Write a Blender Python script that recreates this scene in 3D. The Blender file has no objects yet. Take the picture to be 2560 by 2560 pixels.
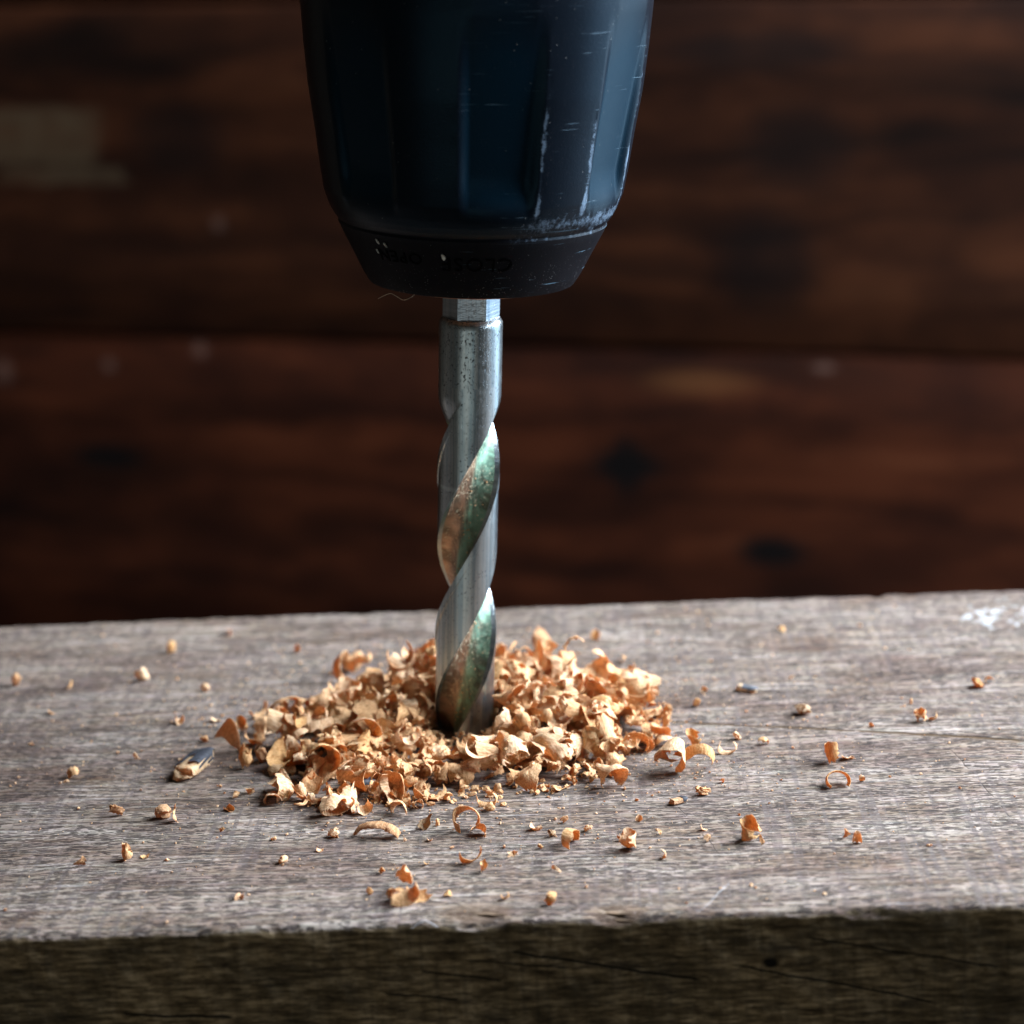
import bpy, math, random
import numpy as np
from mathutils import Vector, Matrix, Euler

SC = bpy.context.scene
COL = SC.collection
MM = 0.001
R = math.radians

# ------------------------------------------------------------------ camera, world, lamps, exposure
cam_d = bpy.data.cameras.new('camera')
cam = bpy.data.objects.new('camera', cam_d)
COL.objects.link(cam)
fw = Vector((-0.03555495, 0.95766278, -0.28568837))
rt = Vector((0.99868148, 0.0234557, -0.04566314))
up = Vector((0.03702887, 0.28693523, 0.95723405))
mw = Matrix((rt, up, -fw)).transposed().to_4x4()
mw.translation = Vector((18.1009, -275.2022, 112.8740)) * MM
cam.matrix_world = mw
cam_d.sensor_width = 24.0
cam_d.lens = 24.0 * 5500.0 / 2560.0
cam_d.clip_start = 0.01
cam_d.clip_end = 20.0
cam_d.dof.use_dof = True
cam_d.dof.focus_distance = 0.2705
cam_d.dof.aperture_fstop = 12.0
cam_d.dof.aperture_blades = 8
SC.camera = cam

W = bpy.data.worlds.new('World')
SC.world = W
W.use_nodes = True
W.node_tree.nodes['Background'].inputs[0].default_value = (1.0, 0.88, 0.72, 1)
W.node_tree.nodes['Background'].inputs[1].default_value = 0.05

def area_lamp(name, loc, target, sx, sy, power, color, spread=180):
    d = bpy.data.lights.new(name, 'AREA')
    d.shape = 'RECTANGLE'; d.size = sx; d.size_y = sy
    d.energy = power; d.color = color; d.spread = R(spread)
    o = bpy.data.objects.new(name, d)
    COL.objects.link(o)
    o.location = loc
    o.rotation_euler = (Vector(target) - Vector(loc)).to_track_quat('-Z', 'Y').to_euler()
    return o
# a wide open doorway to the right, a little behind the work
area_lamp('doorway_light', (0.46, 0.125, 0.33), (0, 0.0, 0.01), 0.46, 0.46, 25.0, (0.80, 0.90, 1.0))
area_lamp('low_right_fill_light', (0.58, 0.17, -0.06), (0, 0, 0.05), 0.52, 0.34, 1.7, (0.52, 0.78, 1.0))  # low panel added at the right for reflections on shank and sleeve
area_lamp('front_fill_light', (-0.16, -1.05, -0.19), (0, 0, 0.04), 1.0, 0.20, 0.62, (0.90, 1.0, 0.95))  # unseen low panel in front, added so the shank mirrors something bright

SC.view_settings.view_transform = 'Standard'
SC.view_settings.look = 'None'
SC.view_settings.exposure = 0.0
SC.view_settings.gamma = 1.0
SC.cycles.max_bounces = 8
SC.cycles.sample_clamp_indirect = 6.0

# ------------------------------------------------------------------ helpers
def mesh_obj(name, verts, faces, mats, parent=None, smooth=True, sharp=None, mat_idx=None, scale=MM):
    me = bpy.data.meshes.new(name)
    v = np.asarray(verts, dtype=float) * scale
    me.from_pydata(v.tolist(), [], faces if isinstance(faces, list) else faces.tolist())
    for m in (mats if isinstance(mats, (list, tuple)) else [mats]):
        me.materials.append(m)
    if mat_idx is not None:
        me.polygons.foreach_set('material_index', np.asarray(mat_idx, dtype=np.int32))
    me.polygons.foreach_set('use_smooth', np.full(len(me.polygons), smooth))
    if sharp:
        me.set_sharp_from_angle(angle=R(sharp))
    me.update()
    o = bpy.data.objects.new(name, me)
    COL.objects.link(o)
    if parent is not None:
        o.parent = parent
    return o

def empty(name, loc=(0, 0, 0)):
    o = bpy.data.objects.new(name, None)
    o.empty_display_size = 0.01
    COL.objects.link(o)
    o.location = loc
    return o

def tag(o, label=None, cat=None, group=None, kind=None):
    if label: o['label'] = label
    if cat: o['category'] = cat
    if group: o['group'] = group
    if kind: o['kind'] = kind
    return o

def attr(o, name, vals):
    a = o.data.attributes.new(name, 'FLOAT', 'POINT')
    a.data.foreach_set('value', np.asarray(vals, dtype=np.float32))

def _hash(ix, iy, seed):
    h = (ix.astype(np.int64) * 374761393 + iy.astype(np.int64) * 668265263 + seed * 974634777) & 0x7fffffff
    h = ((h ^ (h >> 13)) * 1274126177) & 0x7fffffff
    return ((h ^ (h >> 16)) & 0xffff) / 65535.0
def vnoise(x, y, seed=0):
    x = np.asarray(x, float); y = np.asarray(y, float)
    ix = np.floor(x); iy = np.floor(y); fx = x - ix; fy = y - iy
    fx = fx * fx * (3 - 2 * fx); fy = fy * fy * (3 - 2 * fy)
    a = _hash(ix, iy, seed); b = _hash(ix + 1, iy, seed); c = _hash(ix, iy + 1, seed); d = _hash(ix + 1, iy + 1, seed)
    return (a * (1 - fx) + b * fx) * (1 - fy) + (c * (1 - fx) + d * fx) * fy - 0.5
def fbm(x, y, seed=0, oct=3):
    s = 0; a = 1.0
    for k in range(oct):
        s = s + a * vnoise(np.asarray(x) * 2 ** k, np.asarray(y) * 2 ** k, seed + 17 * k); a *= 0.5
    return s
def sstep(a, b, x):
    t = np.clip((np.asarray(x, float) - a) / (b - a), 0, 1)
    return t * t * (3 - 2 * t)

def grid_faces(nu, nv, closed_u=False):
    # vertex index = v*nu + u
    u = np.arange(nu if closed_u else nu - 1); v = np.arange(nv - 1)
    U, V = np.meshgrid(u, v)
    U = U.ravel(); V = V.ravel(); U2 = (U + 1) % nu
    return np.stack([V * nu + U, V * nu + U2, (V + 1) * nu + U2, (V + 1) * nu + U], 1)

class NT:
    def __init__(s, name):
        s.m = bpy.data.materials.new(name); s.m.use_nodes = True
        s.t = s.m.node_tree; s.t.nodes.clear()
        s.out = s.n('ShaderNodeOutputMaterial')
    def n(s, typ, **kw):
        nd = s.t.nodes.new(typ)
        for k, v in kw.items(): setattr(nd, k, v)
        return nd
    def put(s, sock, v):
        if hasattr(v, 'is_output') or isinstance(v, bpy.types.NodeSocket): s.t.links.new(v, sock)
        else:
            if isinstance(v, (tuple, list)) and sock.type == 'RGBA' and len(v) == 3: v = (*v, 1)
            sock.default_value = v
    def coord(s, kind='Object', scale=1000.0):
        c = s.n('ShaderNodeTexCoord').outputs[kind]
        return s.vm('SCALE', c, sc=scale)
    def vm(s, op, a, b=None, sc=None):
        nd = s.n('ShaderNodeVectorMath', operation=op); s.put(nd.inputs[0], a)
        if b is not None: s.put(nd.inputs[1], b)
        if sc is not None: s.put(nd.inputs['Scale'], sc)
        return nd.outputs['Value'] if op in ('LENGTH', 'DOT_PRODUCT', 'DISTANCE') else nd.outputs[0]
    def mt(s, op, a, b=0.0, c=0.0, clamp=False):
        nd = s.n('ShaderNodeMath', operation=op, use_clamp=clamp)
        s.put(nd.inputs[0], a); s.put(nd.inputs[1], b); s.put(nd.inputs[2], c)
        return nd.outputs[0]
    def map(s, vec, loc=(0, 0, 0), rot=(0, 0, 0), scale=(1, 1, 1), typ='POINT'):
        nd = s.n('ShaderNodeMapping', vector_type=typ); s.put(nd.inputs[0], vec)
        nd.inputs[1].default_value = loc; nd.inputs[2].default_value = rot; nd.inputs[3].default_value = scale
        return nd.outputs[0]
    def noise(s, vec, scale=1.0, detail=3.0, rough=0.55, dist=0.0, color=False):
        nd = s.n('ShaderNodeTexNoise'); s.put(nd.inputs['Vector'], vec)
        nd.inputs['Scale'].default_value = scale; nd.inputs['Detail'].default_value = detail
        nd.inputs['Roughness'].default_value = rough; nd.inputs['Distortion'].default_value = dist
        return nd.outputs[1] if color else nd.outputs[0]
    def ss(s, v, a, b, lo=0.0, hi=1.0):
        nd = s.n('ShaderNodeMapRange', interpolation_type='SMOOTHSTEP'); s.put(nd.inputs[0], v)
        nd.inputs[1].default_value = a; nd.inputs[2].default_value = b
        nd.inputs[3].default_value = lo; nd.inputs[4].default_value = hi
        return nd.outputs[0]
    def mix(s, f, a, b, blend='MIX'):
        nd = s.n('ShaderNodeMix', data_type='RGBA', blend_type=blend)
        s.put(nd.inputs[0], f); s.put(nd.inputs[6], a); s.put(nd.inputs[7], b)
        return nd.outputs[2]
    def ramp(s, f, stops):
        nd = s.n('ShaderNodeValToRGB'); s.put(nd.inputs[0], f)
        e = nd.color_ramp.elements
        while len(e) < len(stops): e.new(0.5)
        for k, (p, c) in enumerate(stops):
            e[k].position = p; e[k].color = (*c, 1)
        return nd.outputs[0]
    def bump(s, h, strength=0.5, dist=0.0002, normal=None):
        nd = s.n('ShaderNodeBump'); s.put(nd.inputs['Height'], h)
        nd.inputs['Strength'].default_value = strength; nd.inputs['Distance'].default_value = dist
        if normal is not None: s.put(nd.inputs['Normal'], normal)
        return nd.outputs[0]
    def bsdf(s, color, rough=0.5, metal=0.0, normal=None, spec=0.5, **kw):
        nd = s.n('ShaderNodeBsdfPrincipled')
        s.put(nd.inputs['Base Color'], color); s.put(nd.inputs['Roughness'], rough); s.put(nd.inputs['Metallic'], metal)
        s.put(nd.inputs['Specular IOR Level'], spec)
        if normal is not None: s.put(nd.inputs['Normal'], normal)
        for k, v in kw.items(): s.put(nd.inputs[k], v)
        return nd.outputs[0]
    def done(s, sh):
        s.t.links.new(sh, s.out.inputs['Surface']); return s.m
    def line(s, vec, p0, p1, w):
        """mask of a straight scratch from p0 to p1 (mm, XY), half width w"""
        ang = math.atan2(p1[1] - p0[1], p1[0] - p0[0]); L = math.hypot(p1[0] - p0[0], p1[1] - p0[1])
        q = s.map(vec, loc=(p0[0], p0[1], 0), rot=(0, 0, ang), typ='TEXTURE')
        sp = s.n('ShaderNodeSeparateXYZ'); s.put(sp.inputs[0], q)
        a = s.ss(s.mt('ABSOLUTE', sp.outputs[1]), w * 0.4, w, 1, 0)
        b = s.mt('MULTIPLY', s.ss(sp.outputs[0], 0, L * 0.06), s.ss(sp.outputs[0], L * 0.94, L, 1, 0))
        return s.mt('MULTIPLY', a, b)
    def spot(s, vec, c, r, soft=0.5):
        """elliptic mask, centre c, radii r in XY (z is ignored)"""
        q = s.vm('MULTIPLY', s.vm('SUBTRACT', vec, (c[0], c[1], 0)), (1 / r[0], 1 / r[1], 0))
        return s.ss(s.vm('LENGTH', q), 1 - soft, 1 + soft, 1, 0)

# ------------------------------------------------------------------ materials
def mat_beam():
    t = NT('weathered_timber'); P = t.coord()
    warp = t.noise(t.map(P, scale=(0.03, 0.09, 0.09)), 1, 3, color=True)
    Q = t.vm('ADD', P, t.vm('MULTIPLY', t.vm('SUBTRACT', warp, (0.5, 0.5, 0.5)), (4, 5, 3)))
    # broad bands along the grain
    band = t.noise(t.map(Q, scale=(0.012, 0.22, 0.22)), 1, 4, 0.6)
    patch = t.noise(t.map(P, scale=(0.05, 0.11, 0.1)), 1, 3, 0.6)
    col = t.ramp(band, [(0.28, (0.095, 0.062, 0.042)), (0.42, (0.205, 0.155, 0.12)), (0.53, (0.30, 0.255, 0.22)), (0.72, (0.40, 0.37, 0.345))])
    grey = t.ramp(patch, [(0.3, (0.19, 0.135, 0.10)), (0.48, (0.28, 0.255, 0.245)), (0.66, (0.38, 0.37, 0.38))])
    col = t.mix(0.5, col, grey)
    # fine fibres
    fib = t.noise(t.map(Q, scale=(0.065, 1.7, 1.7)), 1, 6, 0.70)
    col = t.mix(t.ss(fib, 0.38, 0.70), t.mix(1.0, col, (0.42, 0.355, 0.31), 'MULTIPLY'), t.mix(1.0, col, (1.12, 1.11, 1.10), 'MULTIPLY'))
    # open pores: short dark strokes, in drifts
    p1 = t.noise(t.map(Q, scale=(0.40, 2.1, 2.1)), 1, 1.5, 0.5, 0.4)
    p2 = t.noise(t.map(Q, loc=(31, 7, 3), scale=(0.10, 1.3, 1.3)), 1, 5, 0.68, 0.4)
    drift = t.noise(t.map(Q, loc=(9, 3, 1), scale=(0.035, 0.28, 0.28)), 1, 3, 0.6)
    dr = t.ss(drift, 0.38, 0.60)
    p3 = t.noise(t.map(Q, loc=(3, 17, 8), scale=(0.65, 3.0, 3.0)), 1, 1.5, 0.5, 0.4)
    def dashes(loc, sx_, sy_, keep, r0, r1):
        vo = t.n('ShaderNodeTexVoronoi', voronoi_dimensions='2D'); t.put(vo.inputs['Vector'], t.map(Q, loc=loc, scale=(sx_, sy_, 1))); vo.inputs['Scale'].default_value = 1.0
        rc = t.n('ShaderNodeSeparateColor'); t.put(rc.inputs[0], vo.outputs['Color'])
        rag = t.mt('MULTIPLY', t.mt('SUBTRACT', t.noise(t.map(P, scale=(1.5, 5, 3)), 1, 2, 0.6), 0.5), 0.42)
        d_ = t.mt('ADD', vo.outputs['Distance'], rag)
        rad_ = t.mt('MULTIPLY', rc.outputs[1], r1); rad_ = t.mt('ADD', rad_, r0)
        on = t.ss(t.mt('SUBTRACT', d_, rad_), -0.05, 0.03, 1, 0)
        return t.mt('MULTIPLY', on, t.ss(t.mt('SUBTRACT', rc.outputs[0], t.mt('MULTIPLY', dr, 0.45)), keep - 0.02, keep + 0.02, 1, 0))
    dsh = t.mt('MAXIMUM', dashes((3, 7, 0), 0.40, 2.0, 0.46, 0.11, 0.34), dashes((41, 13, 0), 0.72, 3.2, 0.50, 0.13, 0.34))
    dsh = t.mt('MAXIMUM', dsh, dashes((17, 63, 0), 0.20, 1.7, 0.16, 0.06, 0.26))
    pore = t.mt('MULTIPLY', 0.35, t.ss(p3, 0.60, 0.66))
    pore = t.mt('MAXIMUM', t.mt('MAXIMUM', pore, t.mt('MULTIPLY', dsh, 0.95)),
                t.mt('MULTIPLY', t.ss(p2, 0.58, 0.66), t.mt('MULTIPLY', dr, 0.6)))
    
    col = t.mix(t.mt('MULTIPLY', pore, 0.94), col, (0.030, 0.023, 0.022))
    # saw marks across the grain and light scuffs
    saw = t.noise(t.map(P, rot=(0, 0, R(4)), scale=(1.3, 0.035, 0.02)), 1, 4, 0.65)
    sawm = t.noise(t.map(P, loc=(5, 50, 0), scale=(0.03, 0.04, 0.05)), 1, 2)
    col = t.mix(t.mt('MULTIPLY', t.ss(saw, 0.52, 0.60), t.ss(sawm, 0.38, 0.58, 0.14, 0.66)), col, (0.10, 0.085, 0.085))
    scuff = t.noise(t.map(P, rot=(0, 0, R(-58)), scale=(0.05, 1.6, 0.1)), 1, 3, 0.6)
    col = t.mix(t.mt('MULTIPLY', t.ss(scuff, 0.60, 0.72), 0.28), col, (0.52, 0.51, 0.53))
    # fluffed fibres: speckle
    spk = t.noise(t.map(P, scale=(0.3, 0.8, 1)), 3.0, 3, 0.7)
    col = t.mix(t.ss(spk, 0.56, 0.74, 0, 0.40), col, (0.56, 0.53, 0.51))
    spd = t.noise(t.map(P, loc=(11, 4, 2), scale=(0.5, 2.6, 2.0)), 1.6, 3, 0.7)
    col = t.mix(t.ss(spd, 0.58, 0.72, 0, 0.45), col, (0.10, 0.085, 0.085))
    tint = t.noise(t.map(P, loc=(3, 1, 7), scale=(0.35, 0.9, 0.9)), 1, 3, color=True)
    col = t.mix(0.1, col, tint, 'OVERLAY')
    st1 = t.noise(t.map(P, loc=(13, 5, 2), scale=(0.028, 0.075, 0.08)), 1, 4, 0.65)
    col = t.mix(t.ss(st1, 0.50, 0.64, 0, 0.55), col, t.mix(1.0, col, (0.52, 0.42, 0.42), 'MULTIPLY'))
    st2 = t.noise(t.map(P, loc=(70, 21, 2), scale=(0.05, 0.16, 0.16)), 1, 4, 0.65)
    col = t.mix(t.ss(st2, 0.56, 0.70, 0, 0.5), col, t.mix(1.0, col, (0.72, 0.55, 0.42), 'MULTIPLY'))
    col = t.mix(1.0, col, (1.05, 0.98, 0.915), 'MULTIPLY')
    # long crack, knife scratches, paint smear
    zz = t.vm('ADD', P, t.vm('MULTIPLY', t.vm('SUBTRACT', t.noise(P, 0.25, 2, color=True), (0.5, 0.5, 0.5)), (1.0, 1.0, 0)))
    crack = t.mt('MAXIMUM', t.line(zz, (27, 1.4), (52.6, -4.0), 0.36), t.line(zz, (51.6, -3.8), (73.5, -9.2), 0.48))
    col = t.mix(t.mt('MULTIPLY', crack, 0.9), col, (0.07, 0.040, 0.018))
    chk = None
    for a, b_, w in [((38, -27), (64, -30.5), 0.20), ((46, -13), (70, -17.5), 0.16), ((-44, -34), (-14, -37.0), 0.20), ((-12, -41), (22, -43.5), 0.18), ((-50, -18), (-28, -20.2), 0.22), ((12, -33), (30, -34.6), 0.15), ((-58, 6), (-30, 4.4), 0.25), ((24, 22), (60, 17.5), 0.2), ((-34, -45), (-20, -46.2), 0.2), ((30, -38.5), (58, -41), 0.15)]:
        l = t.line(zz, a, b_, w); chk = l if chk is None else t.mt('MAXIMUM', chk, l)
    chk = t.mt('MULTIPLY', chk, t.ss(t.noise(t.map(P, scale=(0.4, 1, 1)), 1, 3, 0.7), 0.42, 0.52))
    col = t.mix(t.mt('MULTIPLY', chk, 0.9), col, (0.03, 0.022, 0.02))
    scr = t.mt('MAXIMUM', t.line(zz, (61, 2), (68, -38), 0.10), t.line(zz, (27, -24), (33.5, -46), 0.09))
    scr = t.mt('MULTIPLY', scr, t.ss(t.noise(P, 0.35, 2), 0.42, 0.55))
    col = t.mix(t.mt('MULTIPLY', scr, 0.75), col, (0.08, 0.06, 0.05))
    pn = t.noise(t.map(P, scale=(0.5, 0.32, 0.5)), 1, 4, 0.7)
    psp = t.mt('MAXIMUM', t.spot(P, (76.5, 39), (3.8, 6), 0.6), t.mt('MULTIPLY', t.spot(P, (82, 40), (8, 9), 0.5), 0.72))
    pm = t.ss(t.mt('ADD', t.mt('MULTIPLY', psp, 0.27), pn), 0.72, 0.84, 0, 0.7)
    col = t.mix(pm, col, (0.50, 0.52, 0.53))
    # splits at the front edge show fresh brown wood
    fr = t.mt('MAXIMUM', t.spot(P, (3.5, -52.7), (4.2, 1.7), 0.7), t.spot(P, (19.3, -53.6), (3.2, 1.5), 0.7))
    fr = t.ss(t.mt('ADD', fr, t.mt('MULTIPLY', t.mt('SUBTRACT', fib, 0.5), 2.6)), 0.42, 0.62)
    col = t.mix(t.mt('MULTIPLY', fr, 0.5), col, t.mix(t.ss(fib, 0.50, 0.66), (0.10, 0.055, 0.03), (0.38, 0.26, 0.165)))
    # sawn side faces: dirtier, olive brown
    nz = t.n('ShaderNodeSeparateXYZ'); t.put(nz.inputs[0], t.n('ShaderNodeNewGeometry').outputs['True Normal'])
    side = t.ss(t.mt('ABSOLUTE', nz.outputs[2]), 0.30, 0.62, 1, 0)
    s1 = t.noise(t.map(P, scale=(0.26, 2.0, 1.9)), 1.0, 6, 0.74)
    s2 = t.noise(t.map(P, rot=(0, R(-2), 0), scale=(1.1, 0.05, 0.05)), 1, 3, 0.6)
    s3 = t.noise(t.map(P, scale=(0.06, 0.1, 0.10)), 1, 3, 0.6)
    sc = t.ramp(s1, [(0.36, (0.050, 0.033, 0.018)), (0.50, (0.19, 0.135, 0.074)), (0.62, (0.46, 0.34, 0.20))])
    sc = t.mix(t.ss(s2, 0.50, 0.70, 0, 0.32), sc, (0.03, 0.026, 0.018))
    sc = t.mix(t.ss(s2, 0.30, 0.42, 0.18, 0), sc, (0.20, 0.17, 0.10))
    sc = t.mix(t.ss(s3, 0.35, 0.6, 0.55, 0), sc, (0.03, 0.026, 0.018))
    XZ = t.vm('MULTIPLY', P, (1, 0, 1)); sw = t.n('ShaderNodeCombineXYZ'); sp = t.n('ShaderNodeSeparateXYZ')
    t.put(sp.inputs[0], zz); t.put(sw.inputs[0], sp.outputs[0]); s_z = t.n('ShaderNodeSeparateXYZ'); t.put(s_z.inputs[0], P); t.put(sw.inputs[1], t.mt('ADD', s_z.outputs[2], t.mt('MULTIPLY', t.mt('SUBTRACT', t.noise(P, 0.3, 2), 0.5), 0.5)))
    ck = None
    for a, b, w in [((7, -3.8), (29, -8.2), 0.22), ((-7, -8.6), (1.5, -9.6), 0.16), ((32, -6.2), (55, -11.8), 0.20), ((40, -3.2), (62, -7.6), 0.18), ((-3, -6.0), (6.5, -7.4), 0.16), ((-37, -10.2), (-24, -11.0), 0.2), ((2, -4.7), (14, -6.1), 0.14)]:
        l = t.line(sw.outputs[0], a, b, w); ck = l if ck is None else t.mt('MAXIMUM', ck, l)
    ck = t.mt('MAXIMUM', ck, t.spot(sw.outputs[0], (36.3, -6.1), (0.9, 0.7), 0.4))
    sc = t.mix(ck, sc, (0.008, 0.006, 0.004))
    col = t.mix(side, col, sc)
    h = t.mt('SUBTRACT', t.mt('ADD', t.mt('MULTIPLY', fib, 0.6), t.mt('MULTIPLY', spk, 0.35)), t.mt('ADD', t.mt('MULTIPLY', pore, 0.8), t.mt('ADD', t.mt('MULTIPLY', crack, 2.5), t.mt('MULTIPLY', scr, 0.8))))
    h = t.mt('MULTIPLY', h, t.mt('SUBTRACT', 1.0, t.mt('MULTIPLY', side, 0.85)))
    return t.done(t.bsdf(col, 0.78, 0, t.bump(h, 0.7, 0.0003), spec=0.2))

def mat_wall():
    t = NT('dark_stained_boards'); P = t.coord()
    oi = t.n('ShaderNodeObjectInfo')
    Q0 = t.vm('ADD', P, t.vm('MULTIPLY', oi.outputs['Random'], (137.0, 41.0, 0)))
    warp = t.noise(t.map(Q0, scale=(0.012, 0.03, 0.03)), 1, 2, color=True)
    Q = t.vm('ADD', Q0, t.vm('MULTIPLY', t.vm('SUBTRACT', warp, (0.5, 0.5, 0.5)), (10, 26, 0)))
    g = t.noise(t.map(Q, scale=(0.007, 0.075, 0.1)), 1, 4, 0.55)
    b = t.noise(t.map(Q0, scale=(0.018, 0.03, 0.03)), 1, 3, 0.6)
    col = t.ramp(g, [(0.28, (0.009, 0.0030, 0.0013)), (0.47, (0.036, 0.0105, 0.0038)), (0.62, (0.060, 0.0185, 0.0070)), (0.8, (0.088, 0.032, 0.0135))])
    col = t.mix(t.ss(b, 0.36, 0.64), t.mix(1.0, col, (0.45, 0.42, 0.42), 'MULTIPLY'), col)
    zq = t.n('ShaderNodeSeparateXYZ'); t.put(zq.inputs[0], P)
    col = t.mix(t.ss(zq.outputs[1], -1, 1.5), t.mix(1.0, col, (1.02, 0.79, 0.72), 'MULTIPLY'), t.mix(1.0, col, (0.82, 0.78, 0.72), 'MULTIPLY'))
    for c, r, k in [((33.8, -35.2), (10, 5.0), 0.99), ((33.8, -35.2), (4.5, 9), 0.9), ((77, -59.8), (10, 4.8), 0.99), ((-130.5, -38.7), (11, 4), 0.92), ((74.9, 25.4), (13, 15), 0.62), ((83, 58), (15, 12), 0.55), ((73, 85), (24, 5), 0.6), ((-100, 60), (14, 10), 0.6)]:
        col = t.mix(t.mt('MULTIPLY', t.spot(P, c, r, 0.5), k), col, (0.003, 0.002, 0.002))
    pe = t.vm('ADD', P, t.vm('MULTIPLY', t.vm('SUBTRACT', t.noise(P, 0.12, 3, color=True), (0.5, 0.5, 0.5)), (9, 5, 0)))
    for c, r, k in [((-152, 60.5), (27, 8.5), 0.75), ((-138, 48.8), (20, 2.6), 0.6)]:
        q = t.n('ShaderNodeSeparateXYZ'); t.put(q.inputs[0], t.vm('ABSOLUTE', t.vm('MULTIPLY', t.vm('SUBTRACT', pe, (c[0], c[1], 0)), (1 / r[0], 1 / r[1], 0))))
        bx = t.mt('MULTIPLY', t.ss(q.outputs[0], 0.85, 1.1, 1, 0), t.ss(q.outputs[1], 0.8, 1.15, 1, 0))
        col = t.mix(t.mt('MULTIPLY', t.mt('MULTIPLY', bx, t.ss(t.noise(P, 0.09, 3), 0.3, 0.6, 0.55, 1)), k), col, (0.072, 0.048, 0.027))
    for c, r in [((-163.5, -12.5), (2.6, 3.4)), ((-97.8, -3.9), (2.2, 2.2)), ((-128, -9.4), (1.8, 2.0)), ((-89, 35), (1.8, 2.2)), ((91.4, -3.9), (3, 1.2))]:
        col = t.mix(t.mt('MULTIPLY', t.spot(P, c, r, 0.6), 0.11), col, (0.40, 0.26, 0.21))
    col = t.mix(t.mt('MULTIPLY', t.spot(P, (56, -9.5), (14, 3.5), 0.7), 0.5), col, (0.11, 0.042, 0.014))
    return t.done(t.bsdf(col, 0.75, 0, t.bump(g, 0.4, 0.0006), spec=0.10))

def mat_plastic():
    t = NT('scuffed_black_plastic'); P = t.coord()
    at = t.n('ShaderNodeAttribute', attribute_name='wear').outputs['Fac']
    an = t.n('ShaderNodeAttribute', attribute_name='turn').outputs['Fac']     # angle round the chuck, in mm of arc
    hh = t.n('ShaderNodeAttribute', attribute_name='height').outputs['Fac']
    cx = t.n('ShaderNodeCombineXYZ'); t.put(cx.inputs[0], an); t.put(cx.inputs[1], hh); A = cx.outputs[0]
    n1 = t.noise(P, 1.6, 4, 0.75)
    n0 = t.noise(P, 0.28, 3, 0.6)
    wear = t.ss(t.mt('ADD', t.mt('ADD', t.mt('MULTIPLY', at, 0.66), n1), t.mt('MULTIPLY', t.mt('SUBTRACT', n0, 0.5), 0.9)), 0.90, 1.22)
    # turned scratches round the body
    s1 = t.noise(t.map(A, rot=(0, 0, R(9)), scale=(0.10, 3.2, 1)), 1, 3, 0.6)
    s1m = t.noise(t.map(A, loc=(4, 9, 0), scale=(0.16, 0.20, 1)), 1, 3, 0.6)
    scr = t.mt('MULTIPLY', t.ss(s1, 0.64, 0.68), t.ss(s1m, 0.50, 0.60))
    s2 = t.noise(t.map(A, rot=(0, 0, R(-4)), loc=(7, 2, 0), scale=(0.05, 5.0, 1)), 1, 2, 0.5)
    scr = t.mt('MAXIMUM', scr, t.mt('MULTIPLY', t.ss(s2, 0.64, 0.68), t.mt('MULTIPLY', t.ss(at, 0.15, 0.6), 0.7)))
    scr = t.mt('MULTIPLY', scr, t.mt('MULTIPLY', t.ss(an, -4, 7, 0.12, 1), t.ss(hh, 84, 95, 1, 0.25)))
    # dust specks
    v = t.n('ShaderNodeTexVoronoi'); t.put(v.inputs['Vector'], P); v.inputs['Scale'].default_value = 1.15
    dn = t.noise(P, 0.35, 2)
    dust = t.mt('MULTIPLY', t.ss(v.outputs['Distance'], 0.035, 0.08, 1, 0), t.ss(dn, 0.50, 0.64))
    v2 = t.n('ShaderNodeTexVoronoi'); t.put(v2.inputs['Vector'], P); v2.inputs['Scale'].default_value = 3.0
    nose = t.ss(hh, 62, 69, 1, 0.12)
    dust2 = t.mt('MULTIPLY', t.ss(v2.outputs['Distance'], 0.08, 0.20, 1, 0), t.mt('MULTIPLY', nose, t.ss(t.noise(P, 0.8, 3), 0.42, 0.62)))
    grv = t.n('ShaderNodeAttribute', attribute_name='groove').outputs['Fac']
    base = t.mix(t.ss(hh, 69.5, 71, 0, 1), (0.0055, 0.0047, 0.0060), t.mix(grv, (0.0035, 0.0050, 0.0085), (0.0026, 0.0115, 0.0215)))
    col = t.mix(t.mt('MULTIPLY', wear, 0.85), base, (0.10, 0.14, 0.195))
    col = t.mix(t.mt('MULTIPLY', scr, 0.7), col, (0.10, 0.17, 0.23))
    col = t.mix(t.mt('MULTIPLY', dust2, 0.8), col, (0.24, 0.23, 0.24))
    col = t.mix(t.mt('MULTIPLY', dust, 0.8), col, (0.40, 0.42, 0.42))
    rough = t.mt('ADD', t.mt('MULTIPLY', t.mt('MAXIMUM', wear, scr), 0.25), t.ss(hh, 68, 72, 0.52, 0.29))
    fine = t.noise(P, 5.0, 2, 0.6)
    h = t.mt('ADD', t.mt('MULTIPLY', fine, 0.5), t.mt('SUBTRACT', t.mt('MULTIPLY', wear, n1), scr))
    return t.done(t.bsdf(col, rough, 0, t.bump(h, 0.35, 0.00012), spec=t.mt('MULTIPLY', t.ss(hh, 68, 72, 0.07, 0.26), t.mt('SUBTRACT', 0.75, t.mt('MULTIPLY', grv, 0.25))), **{'Specular Tint': (0.32, 0.68, 1.0, 1)}))

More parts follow.
